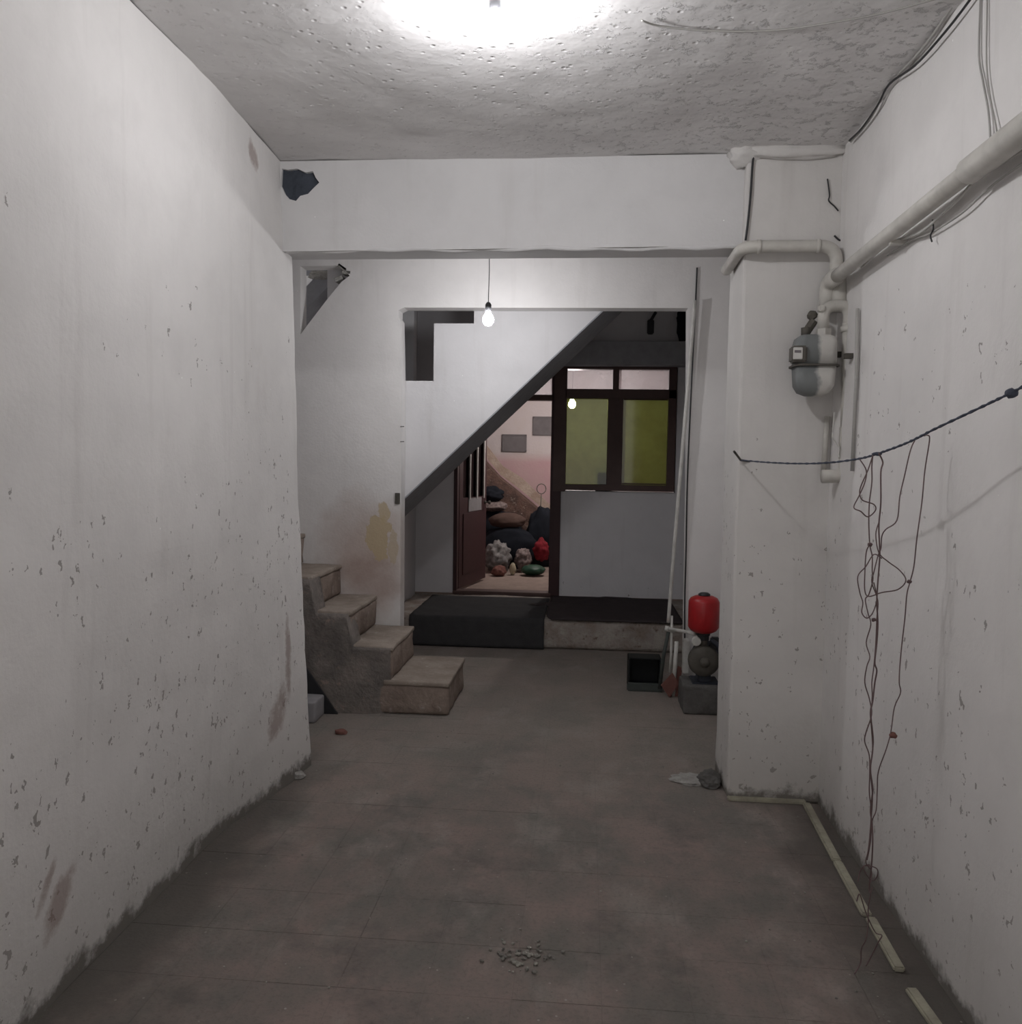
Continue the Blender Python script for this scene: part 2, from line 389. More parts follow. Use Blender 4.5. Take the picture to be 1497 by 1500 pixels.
# floor: base slab and the worn square tiles set into it
fl = struct(link('floor', bx(-3.0, 1.35, -1.3, YD+.1, -.12, -.0016), M['joint']), 'worn brown and grey concrete floor')
tile_me = None; TS = .25; x0 = .075-TS*13; made = 0
def in_room(x, y): return (-1.62 < x < XR+.12 and 1.45 < y < 4.0) or (-2.1 < x < 1.2 and 4.0 <= y < 6.66)
for j in range(24):
    for i in range(18):
        cx_, cy_ = x0+TS*(i+.5), 1.5+TS*(j+.5)
        if not in_room(cx_, cy_) or made >= 298: continue
        if tile_me is None:
            bm = bx(-TS/2+.0009, TS/2-.0009, -TS/2+.0009, TS/2-.0009, -.02, 0, bev=0)
            o = link('floor_tile', bm, M['floor']); tile_me = o.data
        else:
            o = bpy.data.objects.new('floor_tile', tile_me); col.objects.link(o)
        o.location = (cx_, cy_, random.uniform(-.0009, 0)); o.parent = fl; made += 1
if 1:   # the strips past the tiles are plain screed
    o = link('screed', bx(-3.0, 1.3, -1.3, 1.498, -.02, 0), M['floor'], fl)
    o = link('screed', bx(-3.0, -2.19, 4.0, 6.7, -.02, 0), M['floor'], fl)

# ceiling: undulating underside
bm = bmesh.new(); N, Mx = 70, 100; g = []
for i in range(N+1):
    row = []
    for j in range(Mx+1):
        x, y = -3.0+4.32*i/N, -1.2+6.68*j/Mx
        z = ZC + .012*noise.noise(Vector((x*1.3, y*1.3, 0))) + .006*noise.noise(Vector((x*6, y*6, 3)))
        row.append(bm.verts.new((x, y, z)))
    g.append(row)
for i in range(N):
    for j in range(Mx): bm.faces.new((g[i][j], g[i][j+1], g[i+1][j+1], g[i+1][j]))
struct(link('ceiling', bm, M['ceiling'], smooth=True, recalc=False), 'rough rendered grey ceiling')

# walls as subdivided slabs with a hand-trowelled face
def trowelled_wall(name, mat, face_x, back_x, y0, y1, z1, amp=.012, ny=120, nz=50, fn=None):
    bm = bmesh.new(); G = []
    for j in range(ny+1):
        y = y0+(y1-y0)*j/ny; row = []
        for k in range(nz+1):
            z = z1*k/nz
            x = face_x + amp*noise.noise(Vector((0, y*1.4, z*1.1))) + amp*.3*noise.noise(Vector((4, y*7, z*7)))
            yy = y
            if fn: x, yy = fn(x, y, z, j == ny)
            row.append(bm.verts.new((x, yy, z)))
        G.append(row)
    for j in range(ny):
        for k in range(nz): bm.faces.new((G[j][k], G[j+1][k], G[j+1][k+1], G[j][k+1]))
    for e in (0, ny):       # end faces to the back plane
        B = [bm.verts.new((back_x, G[e][k].co.y, G[e][k].co.z)) for k in range(nz+1)]
        for k in range(nz): bm.faces.new((G[e][k], G[e][k+1], B[k+1], B[k]))
        if e == 0: B0 = B
        else: B1 = B
    bm.faces.new((B0[0], B1[0], B1[-1], B0[-1]))
    return struct(link(name, bm, mat, smooth=False))
def left_fn(x, y, z, end):
    lean = max(0, 1-z/1.2)*.055*max(0, min(1, (3.7-y)/.5))      # foot of the wall steps back, except near its end
    x = x-lean
    if y > 3.0: x += (y-3.0)/.93*(.05-.105*z/2.85)
    if end: y += .012*noise.noise(Vector((0, 7, z*5)))+.006*noise.noise(Vector((0, 2, z*17)))
    return x, y
wl = trowelled_wall('wall_left', M['wall'], XL, -1.56, -1.2, 3.93, ZC, fn=left_fn); wl['label'] = 'long white chipped plaster wall on the left'
wr = trowelled_wall('wall_right', M['wall_right'], XR, 1.3, -1.2, YS, ZC, amp=.006); wr['label'] = 'white chipped plaster wall on the right with the gas pipe'
struct(link('wall_stairwell_side', bx(-3.0, -2.85, 3.9, YS, 0, ZC), M['recess']), 'side wall of the stairwell')
struct(link('wall_stairwell_front', bx(-3.0, -1.565, 3.75, 3.9, 0, ZC), M['recess']), 'wall closing the stairwell')

# cross beam with a broken-out hole at its left end
hole = [(-1.355, 2.80), (-1.335, 2.795), (-1.30, 2.80), (-1.27, 2.785), (-1.245, 2.79), (-1.235, 2.765), (-1.222, 2.745), (-1.245, 2.72),
        (-1.262, 2.70), (-1.29, 2.692), (-1.305, 2.672), (-1.33, 2.68), (-1.345, 2.70), (-1.36, 2.735)]
hole = [P(411+(x+1.36)*410, 247+(2.80-z)*370, 'y', YB) for x, z in hole]; hole = [(v.x, v.z) for v in hole]
be = prism([(XL-.15, 2.445), (XL-.15, ZC), (XR+.02, ZC), (XR+.02, 2.46)], YB, YB+.03, 'y', [hole])
beam = struct(link('ceiling_beam', be, M['beam']), 'white plastered cross beam under the ceiling')
link('beam_core', rough_box(XL-.15, XR+.02, YB+.0295, YB+.19, 2.452, ZC, .004, .15, .006), M['beam'], beam)
link('hole_cavity', rough_box(min(h[0] for h in hole)-.01, max(h[0] for h in hole)+.01, YB+.018, YB+.0305, min(h[1] for h in hole)-.01, ZC-.01, .007, .02, .002, 25), M['hole_back'], beam)  # shallow pocket given a dark-coloured back
bm = bmesh.new()
tube(bm, [(x, YB+.012+.01*math.sin(x*9), 2.452+.004*math.sin(x*23)) for x in [XL-.02+i*.06 for i in range(38)]], [.011+.004*noise.noise(Vector((i*.7, 0, 0))) for i in range(38)], 7)
link('beam_nosing', bm, M['beam'], beam, smooth=True)

# pillar
pl = struct(link('pillar', rough_box(.662, XR+.03, 3.755, 4.11, 0, ZC, .004, .1, .012, lock='z'), M['pillar'], smooth=False), 'white plastered pillar carrying the gas meter')
bm = blob((.66, 3.78, ZC-.01), (.07, .06, .05), .35, 5); link('plaster_lump', bm, M['pillar'], pl, smooth=True)
bm = blob((.86, 3.74, ZC-.01), (.22, .03, .035), .3, 6); link('plaster_lump', bm, M['pillar'], pl, smooth=True)

# stair wall: plane YS, with the wide opening, and the small broken opening high on the left
op = [(-1.209, -.02), (-1.212, 2.05), (-1.222, 2.41), (-1.235, 2.43), (-1.235, 2.475), (-1.2, 2.492), (.625, 2.487), (.65, 1.4), (.665, -.02)]
tri = [P(a, b, 'y', YS) for a, b in ((440, 390), (497, 389), (507, 397), (512, 404), (500, 413), (478, 440), (452, 474), (440, 490))]
poly = [(-2.9, 0)] + [(-1.209, 0)] + [q for q in op[1:-1]] + [(.665, 0), (1.3, 0), (1.3, 3.05), (-2.9, 3.05)]
sw = struct(link('wall_stair', prism(poly, YS, YS+.12, 'y', [[(v.x, v.z) for v in tri]]), M['stairwall']), 'white wall with wide opening under the stairs, damp patch at left')
# ragged bricks at the rim of the small opening
for k, (a, b, s) in enumerate(((503, 393, 1), (509, 400, .9), (497, 409, .8))):
    p = P(a, b, 'y', YS+.03); m = Matrix.Translation(p) @ Matrix.Rotation(.6-k*.5, 4, 'Y')
    link('brick', bx(-.035*s, .035*s, -.03, .05, -.013, .013, bev=.004, seg=1, M4=m), M['plasterlump'], sw)
# what shows through it: the grey underside and pale side of a higher flight
p0, p1 = P(430, 470, 'y', YS+.3), P(500, 392, 'y', YS+.3)
hf = thing('upper_stair_slab', (p0.x, YS+.25, p0.z), 'grey slanting underside of a higher stair flight', None, kind='structure')
link('slab', prism([(p0.x-.5, p0.z-.58), (p1.x+.1, p1.z+.02), (p1.x+.03, p1.z+.10), (p0.x-.5, p0.z-.42)], YS+.2, YS+.7), M['soffit'], hf)
link('backing', bx(-2.6, -1.3, YS+.8, YS+.9, 2.0, 3.05), M['recess'], hf)
link('ledge', bx(-2.4, -1.5, YS+.25, YS+.6, 2.83, 2.98), M['soffit'], hf)
v = P(475, 404, 'y', YS+.22); link('rubble_lump', blob(v, (.10, .05, .035), .3, 2), M['plasterlump'], hf)

# the recess behind: side walls, ceiling, door wall
struct(link('wall_recess_left', bx(-1.75, -1.6, YS+.12, YD, 0, 3.1), M['recess']), 'left wall of the recess under the stairs')
struct(link('wall_recess_right', bx(1.2, 1.32, YS+.12, YD, 0, 3.1), M['recess']), 'right wall of the recess')
struct(link('ceiling_recess', bx(-1.75, 1.32, YS, YD+.1, 3.05, 3.15), M['recess']), 'ceiling above the recess')
dL, dR, dT, wR, wT, wB, sill = -1.235, -.325, 2.42, .815, 2.372, 1.245, .245
poly = [(-1.7, 0), (dL, 0), (dL, 2.40), (wR+.01, 2.40), (wR+.01, wB-.01), (dR+.0, wB-.01), (dR+.0, 0), (1.3, 0), (1.3, 3.1), (-1.7, 3.1)]
struct(link('wall_door', prism(poly, YD, YD+.14), M['doorwall']), 'grey white wall with the maroon door and window')
# concrete band over the window
b = struct(link('trim_1', rough_box(-1.3, 1.19, YD-.16, YD, 2.385, 2.60, .004, .15, .008), M['soffit']), 'dark concrete lintel above the window')

# raised platform in front of the door
pf = struct(link('platform', rough_box(-1.6, 1.2, 6.67, YD, 0, .235, .010, .05, .03, 7), M['ledge'], smooth=True), 'low plastered platform step in front of the door')
struct(link('floor_room', bx(-2.6, 2.4, YD-.01, 11.2, .12, .245), M['tan']), 'tan cement floor inside the lit room')

# ---- lower stair flight (rises to the left)
st = thing('stairs', (-1.2, 4.8, 0), 'dirty concrete stairs rising to the left', None, kind='structure')
RX = [-.775, -1.115, -1.37, -1.61, -1.86, -2.10, -2.34]
for i, rx in enumerate(RX):
    link('stair_step', rough_box(-2.8, rx, 4.80+.012*i, YS-.005, .20*i, .20*(i+1)-.025, .012, .05, .02, 7), M['stairs'], st, smooth=True)
    tx1 = rx+.004; tx0 = RX[i+1]+.01 if i+1 < len(RX) else -2.8
    link('tread', rough_box(tx0-.06, tx1, 4.796+.012*i, YS-.004, .20*(i+1)-.03, .20*(i+1)-.001, .005, .05, .008, 9), M['tread'], st, smooth=True)
# bulging rendered cheek under the steps
bm = bmesh.new(); nu, nv = 40, 24; G = []
for i in range(nu+1):
    x = -2.6+(1.475)*i/nu; top = .39 if x > -1.36 else (.585 if x > -1.6 else .785); row = []
    for k in range(nv+1):
        q = k/nv; z = top*q; rnd = max(0, (x+1.30)/.32)
        y = 4.78+.04*rnd**2*2+.10*rnd**3*(1-q)+.02*(1-q)*math.sin(x*5)+.014*noise.noise(Vector((x*6, 0, z*6)))+.006*noise.noise(Vector((x*22, 0, z*22)))
        row.append(bm.verts.new((x, min(y, 4.95), z)))
    G.append(row)
for i in range(nu):
    for k in range(nv): bm.faces.new((G[i][k], G[i+1][k], G[i+1][k+1], G[i][k+1]))
for e in (0, nu):
    for k in range(nv):
        a, b = G[e][k], G[e][k+1]; bm.faces.new((a, b, bm.verts.new((b.co.x, 4.97, b.co.z)), bm.verts.new((a.co.x, 4.97, a.co.z))))
for i in range(nu):
    a, b = G[i][nv], G[i+1][nv]; bm.faces.new((a, b, bm.verts.new((b.co.x, 4.97, b.co.z)), bm.verts.new((a.co.x, 4.97, a.co.z))))
link('stair_cheek', bm, M['stairmass'], st, smooth=True)

# ---- upper flight (rises to the right across the recess)
uf = thing('upper_stairs', (-.6, YS+.15, 1.5), 'white sided stair flight rising to the right with a grey underside', None, kind='structure')
sl = .959
def so(x): return 1.262+sl*(x+1.199)
prof = [(-1.595, so(-1.595)), (.60, so(.60)), (.60, 3.04)]
xs, zs = [-.225, -.49, -.756, -1.024], [2.79, 2.60, 2.41, 2.22, 2.03]
prof += [(-.02, 3.04), (-.02, 2.98), (-.225, 2.98)]
for i, x in enumerate(xs): prof += [(x, zs[i]+.19 if i == 0 else zs[i-1]), (x, zs[i])] if i else [(x, zs[0])]
prof += [(xs[-1], zs[-1]), (-1.595, zs[-1])]
cl = []
for p in prof:
    if not cl or (abs(p[0]-cl[-1][0])+abs(p[1]-cl[-1][1])) > 1e-4: cl.append(p)
link('stair_side', prism(cl, YS+.125, YS+.17), M['spandrel'], uf)
body = [(a, b-.004) for a, b in cl]
link('flight_body', prism(body, YS+.17, YS+.98), M['recess'], uf)
link('soffit', prism([(-1.59, so(-1.59)-.012), (.60, so(.60)-.012), (.60, so(.60)+.002), (-1.59, so(-1.59)+.002)], YS+.126, YS+.985), M['soffit'], uf)

# ---- door and window of the lit room
W = .055
d1 = thing('door_1', (dL, YD, sill), 'maroon door frame with the door standing open inwards', None, kind='structure')
link('door_post', bx(dL, dL+.035, YD-.02, YD+.12, .235, 2.38, bev=.004), M['maroon'], d1)
link('door_post', bx(dR, dR+.025, YD-.02, YD+.12, .235, 2.38, bev=.004), M['maroon'], d1)
link('door_head', bx(dL, dR+.02, YD-.02, YD+.12, 2.075, 2.125, bev=.004), M['brownwood'], d1)
link('door_head', bx(dL, dR+.02, YD-.02, YD+.12, 2.335, 2.39, bev=.004), M['brownwood'], d1)
link('transom_pane', bx(dL+.035, dR, YD+.04, YD+.045, 2.125, 2.335), M['glass_clear'], d1)
link('threshold', bx(dL, dR+.02, YD-.035, YD+.13, .235, .27, bev=.006), M['brownwood'], d1)
# leaf, swung inward about its left edge
LM = Matrix.Translation((dL+.04, YD+.09, .27)) @ Matrix.Rotation(math.radians(79), 4, 'Z')
LW, LH = .84, 1.795
leaf = link('door_leaf', prism([(0, 0), (LW, 0), (LW, LH), (0, LH)], 0, .035, 'y',
            [[(.10+k*.225, .87), (.285+k*.225, .87), (.285+k*.225, 1.66), (.10+k*.225, 1.66)] for k in range(3)]), M['maroon'], d1)
leaf.matrix_world = LM
for k in range(3):
    p = link('pane', bx(.10+k*.225, .285+k*.225, .012, .018, .87, 1.66, M4=LM), M['glass_dark'], leaf)
    p = link('glazing_bar', bx(.275+k*.225, .30+k*.225, -.012, .001, .85, 1.68, M4=LM), M['white'], leaf)
p = link('lower_panel', bx(.10, .74, -.008, .0, .12, .72, bev=.006, M4=LM), M['maroon'], leaf)
p = link('paper_sheet', bx(.26, .66, -.006, -.002, .73, .86, M4=LM), M['paper'], leaf)
p = link('handle', lathe([(.0, 0), (.018, 0), (.018, .01), (.008, .012), (.008, .04), (.02, .045), (.02, .06), (0, .065)], 10, LM @ Matrix.Translation((.79, 0, .80)) @ Matrix.Rotation(math.pi/2, 4, 'X')), M['iron'], leaf)

w1 = thing('window_1', (.3, YD, wB), 'brown framed window with yellow green panes and a clear transom', None, kind='structure')
Y0, Y1 = YD-.035, YD+.11
link('mullion', bx(dR+.025, -.185, Y0, Y1, .25+.98, wT+.02, bev=.004), M['brownwood'], w1)
link('door_window_post', bx(dR+.025, -.225, Y0+.01, Y1, .235, 1.24, bev=.004), M['maroon'], w1)
link('frame_sill', bx(-.225, wR, Y0-.015, Y1, wB, 1.30, bev=.004), M['brownwood'], w1)
link('frame_head', bx(-.20, wR, Y0, Y1, wT-.01, wT+.025, bev=.004), M['brownwood'], w1)
link('transom_rail', bx(-.20, wR, Y0, Y1, 2.095, 2.18, bev=.004), M['brownwood'], w1)
link('frame_side', bx(.745, wR, Y0, Y1, 1.29, wT, bev=.004), M['brownwood'], w1)
link('mullion', bx(.195, .335, Y0+.008, Y1, 1.29, 2.10, bev=.004), M['brownwood'], w1)
link('mullion', bx(.235, .29, Y0, Y1, 2.17, wT, bev=.004), M['brownwood'], w1)
for a, b_, c_, e, m in ((-.185, .195, 1.30, 2.095, 'glass_olive'), (.335, .745, 1.30, 2.095, 'glass_olive'), (-.185, .235, 2.18, 2.362, 'glass_clear'), (.29, .745, 2.18, 2.362, 'glass_clear')):
    link('pane', bx(a-.005, b_+.005, YD+.03, YD+.035, c_-.005, e+.005), M[m], w1)
for z in (1.305, 2.085): link('glazing_bead', bx(.34, .74, YD+.005, YD+.03, z, z+.012), M['brownwood'], w1)

# ---- the lit room: walls
struct(link('wall_room_back', bx(-2.6, 2.4, 11.0, 11.15, .24, 2.9), M['pinkwall']), 'pink and white wall at the back of the lit room')
struct(link('wall_room_left', bx(-2.7, -2.55, YD+.14, 11.1, .24, 2.9), M['pinkwall']), 'left wall of the lit room')
struct(link('wall_room_right', bx(2.3, 2.45, YD+.14, 11.1, .24, 2.9), M['pinkwall']), 'right wall of the lit room')
struct(link('wall_room_front', prism([(-2.7, .24), (-1.65, .24), (-1.65, 2.9), (-2.7, 2.9)], YD+.0, YD+.14), M['pinkwall']), 'front wall of the lit room beside the recess')
struct(link('wall_room_front_right', bx(1.3, 2.45, YD, YD+.14, .24, 2.9), M['pinkwall']), 'front wall of the lit room right of the window')
struct(link('ceiling_room', bx(-2.7, 2.45, YD+.14, 11.15, 2.72, 2.85), M['recess']), 'ceiling of the lit room')
# sloping broken parapet in front of the pink wall
q = [P(690, 655, 'y', 10.4), P(708, 673, 'y', 10.4), P(730, 700, 'y', 10.4), P(760, 722, 'y', 10.4), P(800, 756, 'y', 10.4), P(860, 800, 'y', 10.4)]
poly = [(-2.5, .245), (-2.5, q[0].z+.9)] + [(v.x, v.z+.012*math.sin(i*4)) for i, v in enumerate(q)] + [(q[-1].x+.4, .245)]
bm = prism(poly, 10.35, 10.7); struct(link('room_parapet', bm, M['earth']), 'broken brown sloping parapet inside the lit room')
# crumbling plaster band above it on the wall
bm = prism([(v.x, v.z+.03) for v in q]+[(v.x+.02, v.z+.16+.04*math.sin(i*3)) for i, v in reversed(list(enumerate(q)))], 10.70, 10.73)
struct(link('trim_2', bm, M['plasterbrown']), 'crumbling plaster edge above the parapet')

# ================================================================== LAMPS
def bulb(x, y, z, s, r, cord_to, label, strength, c=LC, soc=True):
    t_ = thing('light_bulb', (x, y, z), label, 'light bulb')
    pr = [(.001, -r*1.15), (r*.55, -r*1.02), (r*.9, -r*.55), (r, 0), (r*.88, r*.5), (r*.6, r*.95), (r*.42, r*1.35)]
    link('glass', lathe(pr, 16, Matrix.Translation((x, y, z))), emit('lamp_glow', c, strength), t_, smooth=True)
    link('socket', lathe([(r*.42, r*1.35), (r*.55, r*1.4), (r*.55, r*2.6), (r*.3, r*3.0), (.003, r*3.1)], 12, Matrix.Translation((x, y, z))), M['cap'], t_, smooth=True)
    if cord_to > z+r*3.1: link('cord', tb([(x, y, z+r*3.0), (x+.003, y, (z+cord_to)/2), (x, y, cord_to)], .0025, 6), M['cable_black'], t_)
    return t_
bulb(-.285, 2.46, 2.735, 1, .032, ZC, 'glaring white bare bulb hanging just under the ceiling of the hall', HALL_BULB)
p = P(715, 468, 'y', 4.8); bulb(p.x, p.y, p.z, 1, .032, ZC, 'glaring white bare bulb on a cord in front of the stair side', STAIR_BULB)
p = P(838, 592, 'y', 9.3); bulb(p.x, p.y, p.z, 1, .042, 2.72, 'warm yellow bulb seen through the left window pane', ROOM_BULB, (1.0, .93, .88))

# ================================================================== PIPES AND METER
# big gas pipe on the right wall
gp = thing('gas_pipe', (1.0, 2.4, 2.29), 'thick cream gas pipe running along the right wall to the meter', 'pipe')
zp = 2.29
link('pipe', tb([(1.0, 2.36, zp), (1.0, 3.62, zp-.02)], .027, 18), M['pipe'], gp, smooth=True)
link('pipe_sleeve', tb([(1.0, -.4, zp+.01), (1.0, 2.30, zp), (1.0, 2.375, zp), (1.0, 2.38, zp)], [.036, .036, .036, .030], 18), M['pipe'], gp, smooth=True)
link('elbow', tb(round_path([(1.0, 3.55, zp-.018), (1.0, 3.68, zp-.02), (1.0, 3.68, zp-.14)], .05), .034, 14), M['pipe'], gp, smooth=True)
for y in (1.2, 2.95): link('clip', bx(1.0, 1.055, y, y+.02, zp-.045, zp-.03), M['pipe'], gp)
# pipe across the pillar head, round its corner, and down behind the elbow
PY = 3.68
pz = P(1150, 361, 'y', PY).z
cp = thing('pillar_pipe', (.8, PY, pz), 'cream pipe crossing the head of the pillar and bending round its corner', 'pipe')
xa, xb = P(1093, 361, 'y', PY).x-.015, P(1229, 380, 'y', PY).x-.01
link('pipe', tb(round_path([(xa-.01, 4.02, pz-.02), (xa, PY, pz), (xb, PY, pz), (xb, PY, zp-.03)], .07, 8), .026, 16), M['pipe'], cp, smooth=True)
link('collar', tb([(xa+.06, PY, pz), (xa+.075, PY, pz)], .029, 16), M['pipe'], cp, smooth=True)
link('collar', tb([(xb-.085, PY, pz), (xb-.07, PY, pz)], .029, 16), M['pipe'], cp, smooth=True)
# meter loop
MY = 3.62
def mp(a, b, y=MY): return P(a, b, 'y', y)
ml = thing('meter_loop', mp(1243, 690), 'cream riser loop feeding the meter, from the elbow down to a low bend', 'pipe')
link('riser', tb([mp(1231, 400, 3.66), mp(1229, 455, 3.64)], .030, 16), M['pipe'], ml, smooth=True)
link('arch', tb(round_path([mp(1206, 486), mp(1206, 449), mp(1243, 446), mp(1244, 480)], .05, 8), .024, 16), M['pipe'], ml, smooth=True)
link('downpipe', tb([mp(1244, 474), mp(1241, 640)], .0275, 16), M['pipe'], ml, smooth=True)
link('sleeve', tb([mp(1241, 626), mp(1240, 640), mp(1239, 672)], .030, 16), M['pipe'], ml, smooth=True)
link('bend', tb(round_path([mp(1239, 668), mp(1238, 697), mp(1204, 698)], .05, 8), .028, 16), M['pipe'], ml, smooth=True)
link('collar', tb([mp(1243, 478), mp(1243, 486)], .032, 16), M['pipe'], ml, smooth=True)
link('union_nut', tb([mp(1206, 482), mp(1206, 493)], .031, 6), M['pipe'], ml)
link('stopcock', bx(*sum([[v-.013, v+.013] for v in mp(1203, 452, 3.60)], []), bev=.004), M['pipe'], ml)
link('wire_seal', tb([mp(1222, 604, 3.585), mp(1219, 640, 3.585), mp(1229, 655, 3.585), mp(1228, 670, 3.58)], .003, 6), M['white'], ml)
link('bracket', bx(.99, 1.07, 3.665, 3.685, mp(1250, 517).z-.012, mp(1250, 517).z+.012), M['iron'], ml)
# meter
mt = thing('gas_meter', mp(1192, 580), 'grey gas meter with a white counter box, dark on the left half and pale on the right', 'gas meter')
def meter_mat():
    t = NT('two_tone_meter'); xyz = t.sep()
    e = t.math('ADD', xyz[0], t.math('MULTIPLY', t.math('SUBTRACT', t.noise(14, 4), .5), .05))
    c = t.mix(t.ramp(e, mp(1192, 540).x-.004, mp(1192, 540).x+.010), (.17, .18, .18), (.55, .535, .505))  # dark grey left half, pale right half, uneven border
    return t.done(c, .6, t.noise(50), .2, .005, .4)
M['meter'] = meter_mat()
mc = mp(1192, 537); hw = .082; top = mp(1192, 492).z; bot = mp(1192, 580).z; mid = mp(1192, 537).z
def rrect_loft(levels, cx, cy, n=6):
    bm = bmesh.new(); R = []
    for z, a, b, rr in levels:
        ring = []
        for sx, sy, st_ in ((1, 1, 0), (-1, 1, 1), (-1, -1, 2), (1, -1, 3)):
            for k in range(n+1):
                an = (st_+k/n)*math.pi/2; ring.append(bm.verts.new((cx+sx*(a-rr)+rr*math.cos(an), cy+sy*(b-rr)+rr*math.sin(an), z)))
        R.append(ring)
    for A, B in zip(R, R[1:]):
        for k in range(len(A)): bm.faces.new((A[k], A[(k+1) % len(A)], B[(k+1) % len(A)], B[k]))
    bm.faces.new(R[0][::-1]); bm.faces.new(R[-1]); return bm
cy_ = MY
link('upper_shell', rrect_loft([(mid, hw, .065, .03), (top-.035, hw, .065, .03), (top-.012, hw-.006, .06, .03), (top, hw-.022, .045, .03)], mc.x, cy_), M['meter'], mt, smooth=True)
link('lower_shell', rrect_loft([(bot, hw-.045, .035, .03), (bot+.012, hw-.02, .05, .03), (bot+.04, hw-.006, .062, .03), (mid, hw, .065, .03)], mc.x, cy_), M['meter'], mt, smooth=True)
link('seam_flange', rrect_loft([(mid-.004, hw+.010, .075, .035), (mid+.004, hw+.010, .075, .035)], mc.x, cy_), M['iron'], mt)
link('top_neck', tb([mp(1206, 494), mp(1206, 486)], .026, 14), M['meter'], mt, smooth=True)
link('top_neck', tb([mp(1180, 494), mp(1180, 480)], .018, 14), M['iron'], mt, smooth=True)
q = mp(1176, 519, MY-.07)
ix = link('counter_box', bx(q.x-.045, q.x+.015, cy_-.085, cy_-.02, q.z-.032, q.z+.034, bev=.006), M['iron'], mt)
link('counter_face', bx(q.x-.043, q.x-.005, cy_-.089, cy_-.084, q.z-.022, q.z+.026, bev=.002), M['white'], ix)
link('counter_window', bx(q.x-.038, q.x-.012, cy_-.091, cy_-.088, q.z+.004, q.z+.014), M['greyframe'], ix)
link('valve_body', tb([mp(1192, 470, 3.66), mp(1180, 488, 3.66)], .018, 8), M['iron'], mt)
link('valve_knob', blob(mp(1190, 462, 3.66), (.022, .02, .02), .2, 1, 2), M['iron'], mt)
# thin tube put in for the riser's shadow on the right wall, plus a bracket
tc = thing('riser_shadow', (1.04, 3.6, 1.7), 'thin dark tube standing in for the shadow of the meter riser on the right wall', 'conduit')
link('tube', tb([P(1256, 452, 'x', 1.047), P(1254, 560, 'x', 1.047), P(1248, 690, 'x', 1.047)], .007, 8), M['cable_grey'], tc, smooth=True)
link('saddle', bx(1.03, 1.06, 3.50, 3.53, P(1256, 517, 'x', 1.05).z-.01, P(1256, 517, 'x', 1.05).z+.01), M['iron'], tc)
# stub pipe low behind the downpipe on the pillar
tag(link('stub_pipe', tb([P(1212, 610, 'y', 3.74), P(1206, 692, 'y', 3.74)], .012, 8), M['pipe'], smooth=True), 'thin painted stub pipe on the pillar face below the meter', 'pipe')

# ================================================================== CABLES
def cable(name, px, axis, v, r, mat, label, cat='cable', sub=5, n=6, knots=(), kmat=None):
    vs = v if isinstance(v, (list, tuple)) else [v]*len(px)
    pts = [P(a, b, axis, q_) for (a, b), q_ in zip(px, vs)]
    if knots:
        t_ = thing(name, pts[0], label, cat); link('strand', tb(smooth_pts(pts, sub), r, n), mat, t_, smooth=True)
        for (a, b, q_, s) in knots: link('knot', blob(P(a, b, axis, q_), (s, s, s*.8), .4, a, 2), kmat or mat, t_, smooth=True)
        return t_
    return tag(link(name, tb(smooth_pts(pts, sub), r, n), mat, smooth=True), label, cat)
cable('electric_cable', [(1246, 207), (1262, 190), (1280, 165), (1300, 125), (1330, 95), (1360, 60), (1398, 4), (1450, -80)], 'x', 1.043, .005, M['cable_grey'], 'pale cable tacked along the corner of ceiling and right wall')
cable('electric_cable', [(1244, 206), (1262, 188), (1285, 155), (1303, 123), (1340, 96), (1380, 52), (1422, -2), (1490, -100)], 'x', 1.036, .004, M['cable_black'], 'black cable sagging below the ceiling corner on the right wall')
cable('electric_cable', [(1436, -60), (1436, 0), (1434, 80), (1440, 120), (1448, 165), (1451, 215), (1450, 232)], 'x', 1.051, .0028, M['cable_grey'], 'left one of two thin cables dropping to the gas pipe')
cable('electric_cable', [(1446, -60), (1446, 0), (1445, 90), (1450, 140), (1458, 180), (1462, 208), (1464, 225)], 'x', 1.051, .0022, M['cable_grey'], 'right one of two thin cables dropping to the gas pipe')
cable('electric_cable', [(1560, 190), (1497, 221), (1450, 250), (1430, 262), (1405, 290), (1375, 318), (1345, 342), (1300, 358), (1262, 392)], 'x', 1.035, .005, M['white'], 'white cable slung just under the thick gas pipe')
cable('electric_cable', [(1560, 200), (1497, 240), (1448, 276), (1420, 303), (1395, 322), (1360, 343), (1335, 352), (1300, 374)], 'x', 1.045, .003, M['cable_grey'], 'lower thin cable drooping beneath the white one')
cable('wire_scrap', [(1366, 322), (1367, 335), (1363, 345), (1365, 354)], 'x', 1.04, .0025, M['cable_black'], 'short dark wire end poking down under the gas pipe', 'wire')
cable('ceiling_cable', [(940, 30), (965, 38), (1020, 44), (1080, 46), (1140, 44), (1200, 36), (1290, 20), (1400, -10)], 'z', [2.835, 2.838, 2.838, 2.838, 2.838, 2.838, 2.838, 2.838], .003, M['cable_grey'], 'thin painted cable crossing the rough ceiling to the right', 'cable')
cable('electric_cable', [(1104, 225), (1102, 245), (1099, 290), (1095, 330), (1092, 352)], 'y', 3.742, .005, M['cable_black'], 'dark cable running down the upper left edge of the pillar')
cable('electric_cable', [(1104, 222), (1130, 208), (1180, 204), (1244, 205)], 'y', 3.735, .006, M['cable_grey'], 'painted cable across the top of the pillar under the ceiling')
cable('cracked_twig', [(1212, 262), (1215, 285), (1214, 294), (1222, 302), (1228, 309)], 'y', 3.745, .003, M['cable_black'], 'small dark crooked wire stuck on the upper pillar', 'wire')
